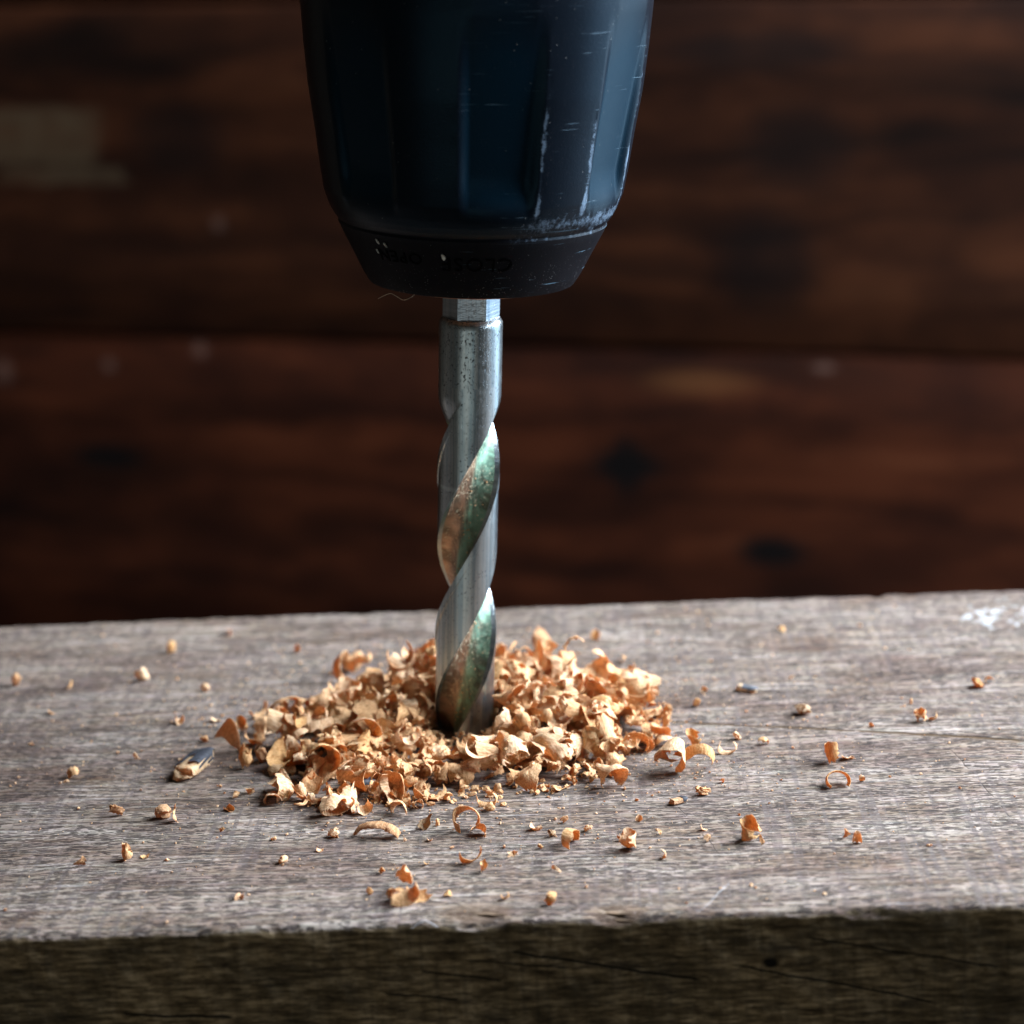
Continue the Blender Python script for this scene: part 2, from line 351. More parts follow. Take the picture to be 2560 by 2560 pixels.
def mat_steel(name, base, rough, specks=True, lines=False, flute=False):
    t = NT(name); P = t.coord()
    an = t.n('ShaderNodeAttribute', attribute_name='turn').outputs['Fac']
    hh = t.n('ShaderNodeAttribute', attribute_name='height').outputs['Fac']
    cx = t.n('ShaderNodeCombineXYZ'); t.put(cx.inputs[0], an); t.put(cx.inputs[1], hh); A = cx.outputs[0]
    st = t.noise(t.map(A, scale=(2.2, 0.03, 1)), 1, 3, 0.6)
    grind = t.noise(t.map(A, scale=(0.4, 9.0, 1)), 1, 3, 0.7)
    col = t.mix(t.ss(st, 0.35, 0.65), t.mix(1.0, base, (0.60, 0.68, 0.74), 'MULTIPLY'), base)  # streaks along the axis paint in bands of reflected surroundings
    h = t.mt('MULTIPLY', grind, 0.35)
    rg = t.mt('ADD', rough, t.mt('MULTIPLY', t.mt('SUBTRACT', t.noise(P, 0.8, 4), 0.5), 0.2))
    if flute:
        fl = t.n('ShaderNodeAttribute', attribute_name='flute').outputs['Fac']
        col = t.mix(t.ss(fl, 0.25, 0.62), (0.46, 0.30, 0.21), base)  # brown and green reflections painted into the colour across the flute
        col = t.mix(t.ss(t.noise(t.map(A, scale=(0.5, 0.22, 1)), 1, 4, 0.7), 0.42, 0.62, 0, 0.75), col, (0.13, 0.105, 0.08))
        rg = t.mt('ADD', rg, t.ss(t.noise(P, 0.9, 4, 0.7), 0.4, 0.7, 0, 0.25))
        dn = t.noise(P, 4.0, 3, 0.7)
        dm = t.mt('MULTIPLY', t.ss(dn, 0.57, 0.65), t.ss(t.noise(P, 0.45, 2), 0.38, 0.52))
        col = t.mix(t.mt('MULTIPLY', dm, 0.85), col, (0.62, 0.58, 0.42))
        rg = t.mt('ADD', rg, t.mt('MULTIPLY', dm, 0.5)); metal = t.mt('SUBTRACT', 1.0, dm)
    else:
        metal = 1.0
    if specks:
        sp = t.noise(t.map(P, scale=(1, 1, 0.75)), 3.2, 3, 0.75, 0.6)
        zone = t.noise(t.map(A, scale=(0.25, 0.12, 1)), 1, 2)
        band = t.mt('MAXIMUM', t.ss(hh, 50, 53.5), t.mt('MULTIPLY', t.ss(hh, 34, 44), 0.55))
        m = t.ss(t.mt('ADD', sp, t.mt('ADD', t.mt('MULTIPLY', band, 0.055), t.mt('MULTIPLY', t.mt('SUBTRACT', zone, 0.5), 0.12))), 0.615, 0.67)
        col = t.mix(t.mt('MULTIPLY', m, 0.85), col, (0.03, 0.03, 0.035)); rg = t.mt('ADD', rg, t.mt('MULTIPLY', m, 0.3))
        h = t.mt('SUBTRACT', h, m)
        ring = t.mt('MULTIPLY', t.ss(t.mt('ABSOLUTE', t.mt('SUBTRACT', hh, 35.0)), 0.15, 0.4, 1, 0), 0.4)
        col = t.mix(ring, col, (0.62, 0.74, 0.76))
    if lines:
        lw = t.noise(t.map(A, scale=(0.2, 3.5, 1)), 1, 1)
        h = t.mt('ADD', h, t.mt('MULTIPLY', t.ss(lw, 0.45, 0.55), 1.5))
    return t.done(t.bsdf(col, rg, metal, t.bump(h, 0.25, 0.00006)))

def mat_chip():
    t = NT('fresh_wood_chip'); P = t.coord()
    oi = t.n('ShaderNodeObjectInfo'); tint = oi.outputs['Color']; rnd = oi.outputs['Random']
    isl = t.n('ShaderNodeNewGeometry').outputs['Random Per Island']
    n = t.noise(P, 0.55, 4, 0.65)
    ri = t.mt('FRACT', t.mt('ADD', rnd, t.mt('MULTIPLY', isl, 7.31)))
    sz = t.n('ShaderNodeVectorTransform', vector_type='VECTOR', convert_from='OBJECT', convert_to='WORLD'); sz.inputs[0].default_value = (1, 0, 0)
    k = t.mt('MULTIPLY', t.vm('LENGTH', sz.outputs[0]), 1.0)
    fib = t.noise(t.map(t.vm('SCALE', P, sc=k), scale=(5.5, 1.0, 3.5)), 1, 3, 0.7)
    col = t.mix(0.40, tint, t.ramp(ri, [(0.0, (0.68, 0.43, 0.21)), (0.35, (0.80, 0.54, 0.29)), (0.7, (0.88, 0.68, 0.44)), (1.0, (0.76, 0.47, 0.22))]))
    col = t.mix(t.ss(fib, 0.38, 0.60), t.mix(1.0, col, (0.74, 0.60, 0.48), 'MULTIPLY'), col)
    col = t.mix(t.ss(n, 0.55, 0.75, 0, 0.45), col, (0.50, 0.24, 0.09))
    bp = t.bump(t.mt('ADD', fib, t.noise(P, 2.2, 3, 0.7)), 0.8, 0.0002)
    d = t.bsdf(col, 0.72, 0, bp, spec=0.22)
    tr = t.n('ShaderNodeBsdfTranslucent'); t.put(tr.inputs[0], t.mix(1.0, col, (1.25, 0.80, 0.36), 'MULTIPLY')); t.put(tr.inputs[1], bp)
    mx = t.n('ShaderNodeMixShader'); mx.inputs[0].default_value = 0.30
    t.t.links.new(d, mx.inputs[1]); t.t.links.new(tr.outputs[0], mx.inputs[2])
    return t.done(mx.outputs[0])

def mat_plain(name, col, rough=0.6, metal=0.0, scale=1.2, var=0.5, spec=0.4):
    t = NT(name); P = t.coord()
    n = t.noise(P, scale, 4, 0.7)
    c = t.mix(t.ss(n, 0.35, 0.68), t.mix(1.0, col, (var, var, var), 'MULTIPLY'), col)
    return t.done(t.bsdf(c, rough, metal, t.bump(n, 0.4, 0.0001), spec=spec))

M_BEAM = mat_beam(); M_WALL = mat_wall(); M_PLASTIC = mat_plastic(); M_CHIP = mat_chip()
M_SHANK = mat_steel('oiled_steel', (0.43, 0.47, 0.485), 0.31)
M_LAND = M_SHANK
M_FLUTE = mat_steel('flute_steel_reflection_tint', (0.27, 0.46, 0.35), 0.40, specks=False, flute=True)
M_HEX = mat_steel('milled_steel', (0.46, 0.49, 0.54), 0.32, specks=False, lines=True)
M_LETTER = mat_plain('letter_black', (0.0025, 0.0025, 0.003), 0.75, spec=0.02)
M_COPPER = mat_plain('coppery_edge', (0.55, 0.28, 0.16), 0.4, 0.8)
M_BLUE = mat_plain('old_navy_paint', (0.042, 0.045, 0.060), 0.7, 0, 1.5, 0.35)
M_GREYP = mat_plain('old_grey_paint', (0.13, 0.14, 0.16), 0.55, 0, 1.5, 0.4)
M_FIBRE = mat_plain('dry_fibre', (0.62, 0.52, 0.40), 0.6)
M_WFIBRE = mat_plain('white_fibre', (0.75, 0.75, 0.78), 0.6)

# ------------------------------------------------------------------ the wall of boards
yaw = R(12); tl = R(-1.2)
sx = Vector((math.cos(yaw), -math.sin(yaw), 0)); tz = Vector((0, 0, 1))
s2 = math.cos(tl) * sx + math.sin(tl) * tz; t2 = -math.sin(tl) * sx + math.cos(tl) * tz
nn = s2.cross(t2)
wall = empty('board_wall')
wm = Matrix((s2, t2, nn)).transposed().to_4x4(); wm.translation = Vector((-3.09, 358.48, -25.13)) * MM
wall.matrix_world = wm
tag(wall, 'dark brown wall of wide horizontal boards, blurred behind the drill', 'wall')
def board(k, y0, y1, off):
    # profile across the board (t, n): front face n = 0, rounded arrises, a tongue set back under the next board
    pr = [(y0 - 9, -9), (y0 - 9, -5.5), (y0, -5.5), (y0, -1.6), (y0 + 0.5, -0.5), (y0 + 1.6, 0)]
    pr += [(y0 + (y1 - y0) * q, 0) for q in (0.25, 0.5, 0.75)]
    pr += [(y1 - 1.8, 0), (y1 - 0.7, -0.5), (y1 - 0.1, -1.8), (y1 - 0.1, -18), (y0 - 9, -18)]
    pr = np.array(pr); n = len(pr)
    xs = np.linspace(-560, 340, 91)
    V = []
    for x in xs:
        wob = vnoise(x * 0.02, k * 5.3, 3) * 0.8
        for (a, b) in pr:
            V.append((x, a + (wob if b > -2 else 0), b + off + (vnoise(x * 0.012, a * 0.03 + k * 9, 5) * 1.0 if b > -2 else 0)))
    F = grid_faces(n, len(xs), True)[:, ::-1]
    o = mesh_obj('board', V, F.tolist() + [list(range(n)), list(range(n * (len(xs) - 1), n * len(xs)))[::-1]], M_WALL, wall, True, 35)
    return o
for k, y0 in enumerate([-301.5, -201.0, -100.5, 0.6, 99.6, 199.5, 300]):
    board(k, y0, y0 + [100, 100, 100.5, 98.4, 99.3, 100, 100][k], [0, 0.4, 0, 0.9, -0.3, 0.5, 0][k])

# ------------------------------------------------------------------ the beam under the drill
YB, YF, TH = 51.3, -54.9, 46.0
def ztop(x, y):
    return 0.10 * fbm(np.asarray(x) * 0.05, np.asarray(y) * 0.6, 11, 3) + 0.16 * vnoise(np.asarray(x) * 0.03, np.asarray(y) * 0.05, 4)
def bite(x, y):
    b = 0
    for cx, cy, rx, ry, d in [(3.5, -54.8, 4.4, 2.2, 0.45), (19.3, -55.0, 3.2, 1.8, 0.45), (-19, -55.2, 1.2, 1.0, 0.6), (47, -55.2, 5, 0.9, 0.5), (62, 51.6, 1.2, 2.5, 1.4), (-12, 51.6, 2, 0.8, 0.6), (36, 51.6, 4, 0.7, 0.5)]:
        q = np.sqrt(((x - cx) / rx) ** 2 + ((y - cy) / ry) ** 2)
        b = b + d * sstep(1.15, 0.35, q + 0.35 * vnoise(x * 0.7, y * 2.5, 7))
    return b
er = 0.9
prof = [(YB, -TH), (YB, -30), (YB, -18), (YB, -10), (YB, -6), (YB, -4), (YB, -3), (YB, -2.2), (YB, -1.5)]
prof += [(YB - er + er * math.cos(a), -er + er * math.sin(a)) for a in np.linspace(0, math.pi / 2, 7)]
ys = np.concatenate([np.arange(YB - er - 0.35, 46, -0.35), np.arange(46, -50, -0.7), np.arange(-50, YF + er + 0.1, -0.3)])
prof += [(y, 0) for y in ys]
prof += [(YF + er - er * math.sin(a), -er + er * math.cos(a)) for a in np.linspace(0, math.pi / 2, 9)]
prof += [(YF, z) for z in list(-er - np.arange(0.35, 6, 0.35)) + list(np.arange(-7.5, -19, -0.7)) + [-22, -26, -32, -39, -TH]]
prof = np.array(prof); npf = len(prof)
xs = np.concatenate([np.arange(-210, -84, 6.0), np.arange(-84, 92, 0.4), np.arange(92, 230, 6.0)])
X, I = np.meshgrid(xs, np.arange(npf), indexing='ij')
Y = prof[I, 0].copy(); Z = prof[I, 1].copy()
top = sstep(-1.2, -0.1, Z)
Zt = ztop(X, Y)
edge_f = sstep(YF + 2.2, YF + 0.2, Y); edge_b = sstep(YB - 2.2, YB - 0.2, Y)
Z = Z + top * Zt
Z = Z - (edge_f + edge_b) * top * (0.15 + 0.38 * np.clip(fbm(X * 0.25, Y * 0.8, 21, 4), -0.2, 1))
Z = Z - 0.11 * (edge_f + edge_b) * top * (vnoise(X * 1.9, Y * 1.3, 61) + 0.6 * vnoise(X * 0.9, Y * 2.6, 62))
Z = Z - bite(X, Y) * sstep(-3.0, -0.5, Z) * (1 + 0.9 * vnoise(X * 0.8, Y * 3.2, 63))
side_f = sstep(YF + 0.8, YF + 0.05, Y)
Y = Y + side_f * (0.05 * fbm(X * 0.08, Z * 0.3, 31, 2) + 0.018 * vnoise(X * 1.1, Z * 0.06, 8) + 0.04)
Y = Y + edge_f * (0.22 * fbm(X * 0.3, Z * 0.4, 41, 3) + 0.12 * vnoise(X * 2.1, Z * 1.5, 44))
Y = Y + edge_b * 0.55 * fbm(X * 0.22, Z * 0.4, 43, 3)
V = np.stack([X, Y, Z], -1).reshape(-1, 3)
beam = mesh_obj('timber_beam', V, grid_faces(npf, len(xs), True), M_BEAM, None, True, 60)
tag(beam, 'weathered grey timber beam with worn edge and dark front face', 'beam')
# slivers lifting from the front edge
rngS = random.Random(5)
def sliver(x0, y0, z0, L, w, th, ang, lift):
    n = 9; V = []
    for i in range(n):
        t = i / (n - 1); e = 0.25 + 0.75 * math.sin(math.pi * min(1, t * 1.1 + 0.03)) ** 0.7
        cx = x0 + L * t * math.cos(ang); cy = y0 + L * t * math.sin(ang) + rngS.uniform(-.06, .06); cz = z0 + lift * t * t
        for a, b in ((-1, -1), (1, -1), (1, 1), (-1, 1)):
            V.append((cx, cy + a * w * e / 2, cz + b * th * e / 2))
    F = grid_faces(4, n, True).tolist() + [[3, 2, 1, 0], [4 * n - 4, 4 * n - 3, 4 * n - 2, 4 * n - 1]]
    return mesh_obj('splinter', V, F, M_SPL, beam, True, 40)
M_SPL = mat_plain('split_wood', (0.24, 0.155, 0.095), 0.7, 0, 1.0, 0.4)
for a in [(1.2, -52.2, -0.30, 6.0, .55, .3, -0.22, .35), (0.4, -52.9, -0.65, 5.2, .5, .3, -0.16, .2), (2.6, -53.8, -1.0, 4.6, .6, .3, -0.06, .1), (16.6, -52.9, -0.35, 4.8, .5, .3, -0.25, .3), (17.2, -53.7, -0.8, 4.2, .5, .3, -0.2, .1)]:
    sliver(*a)

# ------------------------------------------------------------------ drill: chuck and bit share one leaning axis
AX = R(3.88)
def lean(o):
    o.rotation_euler = (0, AX, 0); return o
def attrs(o, TH_, HH, rad):
    attr(o, 'turn', np.asarray(TH_).ravel() * rad); attr(o, 'height', np.asarray(HH).ravel())

chuck = lean(empty('drill_chuck'))
tag(chuck, 'black and navy keyless drill chuck with scuffed ribs gripping the bit', 'drill chuck')
PR = [(61.76, 12.4), (61.9, 12.95), (62.2, 13.18), (63.15, 13.76), (65.8, 15.09), (68.39, 16.41), (69.4, 16.88), (69.75, 16.80), (70.0, 17.05), (70.41, 17.38), (71.1, 17.80), (71.91, 18.18), (73.0, 18.58), (73.62, 18.79), (76.21, 19.22), (81.36, 19.93), (86.41, 20.72), (91.4, 21.23), (96.39, 21.6), (104, 21.95), (125, 22.3)]
PR = np.array(PR)
def chuck_r(h): return np.interp(h, PR[:, 0], PR[:, 1])
hs = np.concatenate([[61.76, 61.82, 61.9, 62.0, 62.2], np.arange(62.6, 69.3, 0.35), np.arange(69.3, 71, 0.1), np.arange(71.1, 76, 0.22), np.arange(76, 98, 0.6), np.arange(98, 126, 3.0)])
hs = np.append(hs, 126.0)
per = 360 / 7.0
base_edges = np.array([0, 1.0, 6, 12, 18, 21.0 - 1.0, 21.0 - .4, 21.0, 21.4, 22.5, 24, 25.6, 26.2, 27, 30, 36, 42, 45.6, 46.2, 47.0, 48.5, 50.2, 50.8, 51.1])
ths = []
for k in range(7):
    e = base_edges + k * per
    for a, b in zip(e, np.append(e[1:], (k + 1) * per)):
        m = 3 if b - a > 2 else (2 if b - a > 0.9 else 1)
        ths += list(a + (b - a) * np.arange(m) / m)
ths = np.radians(np.array(ths) - 25.0)          # 0 = towards the camera, growing to the right
T, Hh = np.meshgrid(ths, hs)
loc = np.mod(np.degrees(T) + 25.0, per)
wall_in = sstep(21.2, 26.0, loc) * (1 - sstep(46.3, 51.0, loc))
rb = chuck_r(Hh)
Tw = (np.degrees(T) + 180) % 360 - 180
floor_r = 17.45 + 0.170 * (Hh - 72.0)           # grooves run out where the bell turns in
floor_r = np.minimum(floor_r, rb)
chord = np.cos(np.radians(10.0)) / np.cos(np.radians(np.clip(loc - 36.2, -10, 10)))
depth = (rb - floor_r * (0.35 + 0.65 * chord)) * wall_in * sstep(71.3, 77.5, Hh)
depth = np.clip(depth, 0, 1.25)
ledge = np.exp(-((loc - 20.8) / 1.3) ** 2) + np.exp(-((loc - 51.2) / 1.2) ** 2) + np.exp(-((loc + 0.2) / 1.2) ** 2)
low = sstep(96, 78, Hh) * (0.22 + 0.78 * sstep(8, 32, Tw)) * (0.35 + 1.1 * np.clip(fbm(T * 9, Hh * 0.22, 71, 2) + 0.45, 0, 1))
nse = fbm(T * 60, Hh * 0.8, 3, 3)
wear = ledge * (0.12 + 0.95 * low) * sstep(72, 73, Hh) + (0.10 + 0.75 * sstep(-10, 45, Tw)) * np.exp(-((Hh - 71.3) / 1.6) ** 2) + 0.32 * np.exp(-((Hh - 69.5) / 0.5) ** 2) + 0.35 * np.exp(-((Hh - 62.1) / 0.5) ** 2)
r = rb - depth - 0.12 * np.clip(wear, 0, 1) * np.clip(nse + 0.2, 0, 1)
Vc = np.stack([r * np.sin(T), -r * np.cos(T), Hh], -1).reshape(-1, 3)
nT = len(ths)
Fc = grid_faces(nT, len(hs), True)
Fl = Fc.tolist() + [list(range(nT))[::-1], list(range(nT * (len(hs) - 1), nT * len(hs)))]
sleeve = mesh_obj('ribbed_sleeve', Vc, Fl, M_PLASTIC, chuck, True, 32)
attrs(sleeve, np.radians(Tw), Hh, 18.0); attr(sleeve, 'groove', np.clip(depth / 0.7, 0, 1).ravel()); attr(sleeve, 'wear', np.clip(wear, 0, 1).ravel())
# thin coppery lip round the mouth
def lathe(name, prof, mat, parent, n=96, sharp=35, rad=4.0):
    prof = np.array(prof); a = np.linspace(0, 2 * math.pi, n, endpoint=False)
    Tn, J = np.meshgrid(a, np.arange(len(prof)))
    rr = prof[J, 0]; V = np.stack([rr * np.sin(Tn), -rr * np.cos(Tn), prof[J, 1]], -1).reshape(-1, 3)
    o = mesh_obj(name, V, grid_faces(n, len(prof), True), mat, parent, True, sharp)
    attrs(o, Tn, prof[J, 1], rad); return o
lathe('mouth_ring', [(4.5, 61.9), (4.6, 61.35), (9.8, 61.28), (10.6, 61.36), (11.0, 61.75)], M_COPPER, chuck)
# lettering moulded into the nose, upside down as it stands
def lettering(txt, mid_deg, hmid, size, height_skip=0):
    cu = bpy.data.curves.new('lettering', 'FONT'); cu.body = txt; cu.size = 1.0; cu.align_x = 'CENTER'; cu.align_y = 'CENTER'
    cu.extrude = 0.05; cu.resolution_u = 3; cu.space_character = 1.12
    tmp = bpy.data.objects.new('lettering', cu); COL.objects.link(tmp)
    bpy.context.view_layer.update()
    me = bpy.data.meshes.new_from_object(tmp.evaluated_get(bpy.context.evaluated_depsgraph_get()))
    bpy.data.objects.remove(tmp)
    co = np.zeros(len(me.vertices) * 3); me.vertices.foreach_get('co', co); co = co.reshape(-1, 3)
    x = -co[:, 0] * size * 1.0; y = -co[:, 1] * size; zz = co[:, 2] / 0.05
    h = hmid + y * 0.895
    th = R(mid_deg) + x / 15.6
    rr = chuck_r(h) + np.where(zz > 0, 0.10, -0.25)
    v = np.stack([rr * np.sin(th), -rr * np.cos(th), h], -1) * MM
    me.vertices.foreach_set('co', v.ravel()); me.materials.clear(); me.materials.append(M_LETTER)
    me.name = 'lettering'; me.update()
    o = bpy.data.objects.new('lettering', me); COL.objects.link(o); o.parent = sleeve
    return o
lettering('CLOSE', 4.5, 66.55, 2.75)
lettering('OPEN', -32, 66.9, 2.3)
# flecks of light dirt caught in the letters
M_FLECK = mat_plain('pale_grit', (0.62, 0.68, 0.66), 0.6)
def fleck(th_deg, h, w, hh_, rot):
    pts = []
    for q in range(9):
        a = q / 9 * 2 * math.pi; k = 1 + 0.18 * math.sin(3 * a + th_deg)
        px = w * k * math.cos(a); py = hh_ * k * math.sin(a)
        px, py = px * math.cos(rot) - py * math.sin(rot), px * math.sin(rot) + py * math.cos(rot)
        pts.append((px, py))
    V = []
    for lay, sc in ((0.02, 1.0), (0.20, 0.8)):
        for px, py in pts:
            hq = h + py * sc; rr = chuck_r(hq) + lay; th = R(th_deg) + px * sc / 15.5
            V.append((rr * math.sin(th), -rr * math.cos(th), hq))
    F = grid_faces(9, 2, True).tolist() + [list(range(9, 18))]
    mesh_obj('fleck', V, F, M_FLECK, sleeve, True, 40)
fleck(-10.2, 67.35, 0.24, 0.44, 0.3); fleck(-41.5, 68.5, 0.1, 0.36, 0.35); fleck(-37.5, 68.2, 0.1, 0.36, 0.4); fleck(-44, 67.2, 0.07, 0.3, 0.2)

bit = lean(empty('twist_drill_bit'))
tag(bit, 'steel twist drill bit with hex shank sunk in the wood chips', 'drill bit')
RB = 4.05
lathe('shank', [(3.3, 57.06), (3.66, 57.1), (3.72, 57.05), (3.98, 56.62), (RB, 56.45), (RB, 55.9), (RB, 52), (RB, 48.5)], M_SHANK, bit, 128, 40)
# hexagon driving end
HX = []
for h in (57.0, 57.3, 70):
    for q in range(6):
        a = R(4 + 30 + 60 * q); HX.append((3.62 * math.sin(a), -3.62 * math.cos(a), h))
hx = mesh_obj('hex_shank', HX, grid_faces(6, 3, True).tolist() + [list(range(6))[::-1], list(range(12, 18))], M_HEX, bit, False)
attr(hx, 'turn', [4 * R(34 + 60 * (i % 6)) for i in range(18)]); attr(hx, 'height', [v[2] for v in HX])
# fluted body: heel 61.6 deg, cutting edge 156 deg, pitch 45.4 mm
FC, FR_ = 5.31, 3.905
hb = np.concatenate([np.arange(-7, 49, 0.2), [48.5]]); hb = hb[hb <= 48.5]
ang = np.concatenate([np.linspace(61.6, 156, 49)[:-1], [156, 156.6], np.linspace(157.5, 167.6, 9), [168.2], np.linspace(169, 241.0, 34)])
ang = np.unique(np.concatenate([ang, ang + 180]))
PSI, HB = np.meshgrid(ang, hb)
ps = np.mod(PSI - 61.6, 180.0)
run = sstep(47.2, 38.5, HB)
beta = np.radians(np.clip(ps - 47.2, -47.2, 47.2))
rf = FC * np.cos(beta) - np.sqrt(np.maximum(FR_ ** 2 - (FC * np.sin(beta)) ** 2, 0))
rf = np.minimum(rf * RB / 4.0, RB)
inf = ps <= 94.4
clear = 0.14 * sstep(106.2, 107.0, ps) * sstep(44, 38, HB)
rr = np.where(inf, RB - run * (RB - rf), RB - clear)
PH = np.radians(PSI + 360.0 * HB / 45.4)
Vb = np.stack([rr * np.sin(PH), -rr * np.cos(PH), HB], -1).reshape(-1, 3)
na = len(ang); Fb = grid_faces(na, len(hb), True)
cA = Fb[:, 0]; cB = Fb[:, 1]
fmask = (inf.ravel()[cA] & (inf.ravel()[cB] | (ps.ravel()[cB] < 1)) & ((ps.ravel()[cA] < 94.0)) & ((RB - rr).ravel()[cA] > 0.0) & (HB.ravel()[cA] < 43.6))
fb = mesh_obj('fluted_body', Vb, Fb.tolist() + [list(range(na))[::-1]], [M_LAND, M_FLUTE], bit, True, 30, np.append(fmask.astype(int), 0))
attrs(fb, PH, HB, RB); attr(fb, 'flute', (ps / 94.4).ravel())

# ------------------------------------------------------------------ chips
class Lump: pass
def shell(nu, nv, fx, thick):
    """closed thin shell from a centre surface fx(u, v) -> point, u and v in 0..1"""
    P = np.zeros((nv, nu, 3))
    us = np.linspace(0, 1, nu); vs = np.linspace(0, 1, nv)
    for j, v in enumerate(vs):
        for i, u in enumerate(us):
            P[j, i] = fx(u, v)
    du = np.gradient(P, axis=1); dv = np.gradient(P, axis=0)
    N = np.cross(du, dv); N /= np.maximum(np.linalg.norm(N, axis=-1, keepdims=True), 1e-9)
    e = np.minimum(np.minimum(us, 1 - us)[None, :] * 5, np.minimum(vs, 1 - vs)[:, None] * 5).clip(0, 1)
    th = thick * (0.35 + 0.65 * e)[..., None]
    A = (P + N * th / 2).reshape(-1, 3); B = (P - N * th / 2).reshape(-1, 3)
    F = grid_faces(nu, nv); n = nu * nv
    F2 = F[:, ::-1] + n
    ring = list(range(nu)) + [k * nu + nu - 1 for k in range(1, nv)] + [(nv - 1) * nu + k for k in range(nu - 2, -1, -1)] + [k * nu for k in range(nv - 2, 0, -1)]
    S = [[a, a + n, b + n, b] for a, b in zip(ring, ring[1:] + ring[:1])]
    return np.concatenate([A, B]), F.tolist() + F2.tolist() + S

def chip_mesh(kind, rg, size=1.0):
    """vertices (mm, longest about `size`), faces"""
    u_ = rg.uniform; sd = rg.randrange(1, 99999)
    if kind in ('flake', 'curl', 'cone'):
        L = 1.0; Wd = u_(0.5, 0.9) if kind != 'cone' else u_(0.7, 0.9)
        arc = R({'flake': u_(55, 220), 'curl': u_(200, 330), 'cone': u_(230, 310)}[kind])
        cone = u_(-0.5, 0.5) if kind == 'flake' else (u_(0.1, 0.45) * rg.choice((-1, 1)) if kind == 'curl' else 0.85)
        spiral = u_(0.0, 0.35); sk = u_(-0.35, 0.35); dish = u_(-0.25, 0.25); pw = u_(1.2, 4.0); jag = u_(0.10, 0.26)
        rho0 = L / max(arc, 0.6)
        nu, nv = (17, 9)
        def fx(u, v):
            uu = u - 0.5; vv = v - 0.5
            env = max(0.12, 1 - abs(2 * uu) ** pw * u0) * (1 + 0.5 * sk * uu)
            je = (float(vnoise(v * 5.3, sd % 97, sd)) + 0.6 * float(vnoise(v * 13.0, sd % 89, sd))) * jag * 2 * abs(2 * uu) ** 3
            jv = float(vnoise(u * 9.1, sd % 31 + v * 0.8, sd + 3)) * jag * 1.4 * abs(2 * vv) ** 2
            a = (uu + je) * arc; rho = rho0 * (1 + cone * vv * 1.2) * (1 + spiral * uu)
            y = (vv + jv) * Wd * env + sk * uu * 0.5
            x = rho * math.sin(a); z = rho0 - rho * math.cos(a) + dish * vv * vv * 1.4
            w = 0.13 * float(fbm(u * 3.1 + sd % 13, v * 2.7, sd + 9, 2)) + 0.035 * float(vnoise(u * 11, v * 1.5, sd + 5))
            return (x, y, z + w)
        u0 = u_(0.35, 0.95)
        V, F = shell(nu, nv, fx, u_(0.022, 0.048))
    elif kind == 'ribbon':
        n1, n2 = u_(-1, 1), u_(-1, 1); tw = u_(-2.2, 2.2); bend = u_(1.2, 3.4) * rg.choice((-1, 1)); w0 = u_(0.13, 0.24)
        def fx(u, v):
            a = (u - 0.5) * bend * 1.5
            c = np.array([math.sin(a) / (abs(bend) * 1.5) * 1.6, 0.10 * math.sin(u * 5 + n1 * 3), (1 - math.cos(a)) / (abs(bend) * 1.5) * 1.3])
            t = tw * (u - 0.5) + n2
            env = (0.35 + 0.65 * math.sin(math.pi * min(max(u, 0.04), 0.96)) ** 0.5) * (1 + 0.7 * float(vnoise(u * 6, v, sd)))
            d = np.array([0.2 * math.sin(t * 2), math.cos(t), math.sin(t)])
            return c + d * (v - 0.5) * w0 * env * 2
        V, F = shell(22, 5, fx, 0.045)
    elif kind == 'arch':
        def fx(u, v):
            a = (u - 0.5) * 2.2
            w = 0.15 * (1 + 0.5 * float(vnoise(u * 9, 3, sd)))
            q = (v - 0.5) * 2.4
            return (math.sin(a) * 0.56, w * math.sin(q) + 0.03 * float(vnoise(u * 14, v * 3, sd + 1)), 0.56 * math.cos(a) * 0.72 + 0.08 * math.cos(q) + 0.05 * float(vnoise(u * 16, v * 4, sd + 2)))
        V, F = shell(26, 8, fx, 0.07)
    else:
        n, m = 14, 10
        ex = (u_(0.9, 1.3), u_(0.5, 0.95), u_(0.4, 0.8)); V = []; fr = u_(2.2, 3.4)
        for j in range(m):
            ph = math.pi * j / (m - 1)
            for i in range(n):
                th = 2 * math.pi * i / n
                d = np.array([math.sin(ph) * math.cos(th), math.sin(ph) * math.sin(th), math.cos(ph)])
                b = np.sign(d) * np.abs(d) ** 0.75
                k = 1 + 0.75 * float(fbm(d[0] * fr * 0.6 + 5 + sd % 50, d[1] * fr + d[2] * 2.9 + 8, sd, 3)) + 0.22 * float(vnoise(d[1] * 6 + 3, d[2] * 6 + 20, sd + 4))
                if kind == 'ridged': k *= 1 + 0.26 * math.sin(d[0] * 13 + d[1] * 2)
                V.append(b * k * 0.5 * np.array(ex))
        V = np.array(V); F = grid_faces(n, m, True)[:, ::-1].tolist()
    V = V - V.mean(0)
    ext = V.max(0) - V.min(0)
    return V * (size / ext.max()), F

TINT = {'p': (0.88, 0.70, 0.48, 1), 't': (0.78, 0.52, 0.28, 1), 'o': (0.76, 0.47, 0.19, 1), 'b': (0.50, 0.28, 0.16, 1), 'g': (0.42, 0.34, 0.25, 1)}
TWORD = {'p': 'pale', 't': 'tan', 'o': 'orange', 'b': 'brown', 'g': 'greyish'}
def rotm(e): return np.array(Euler(e).to_matrix())

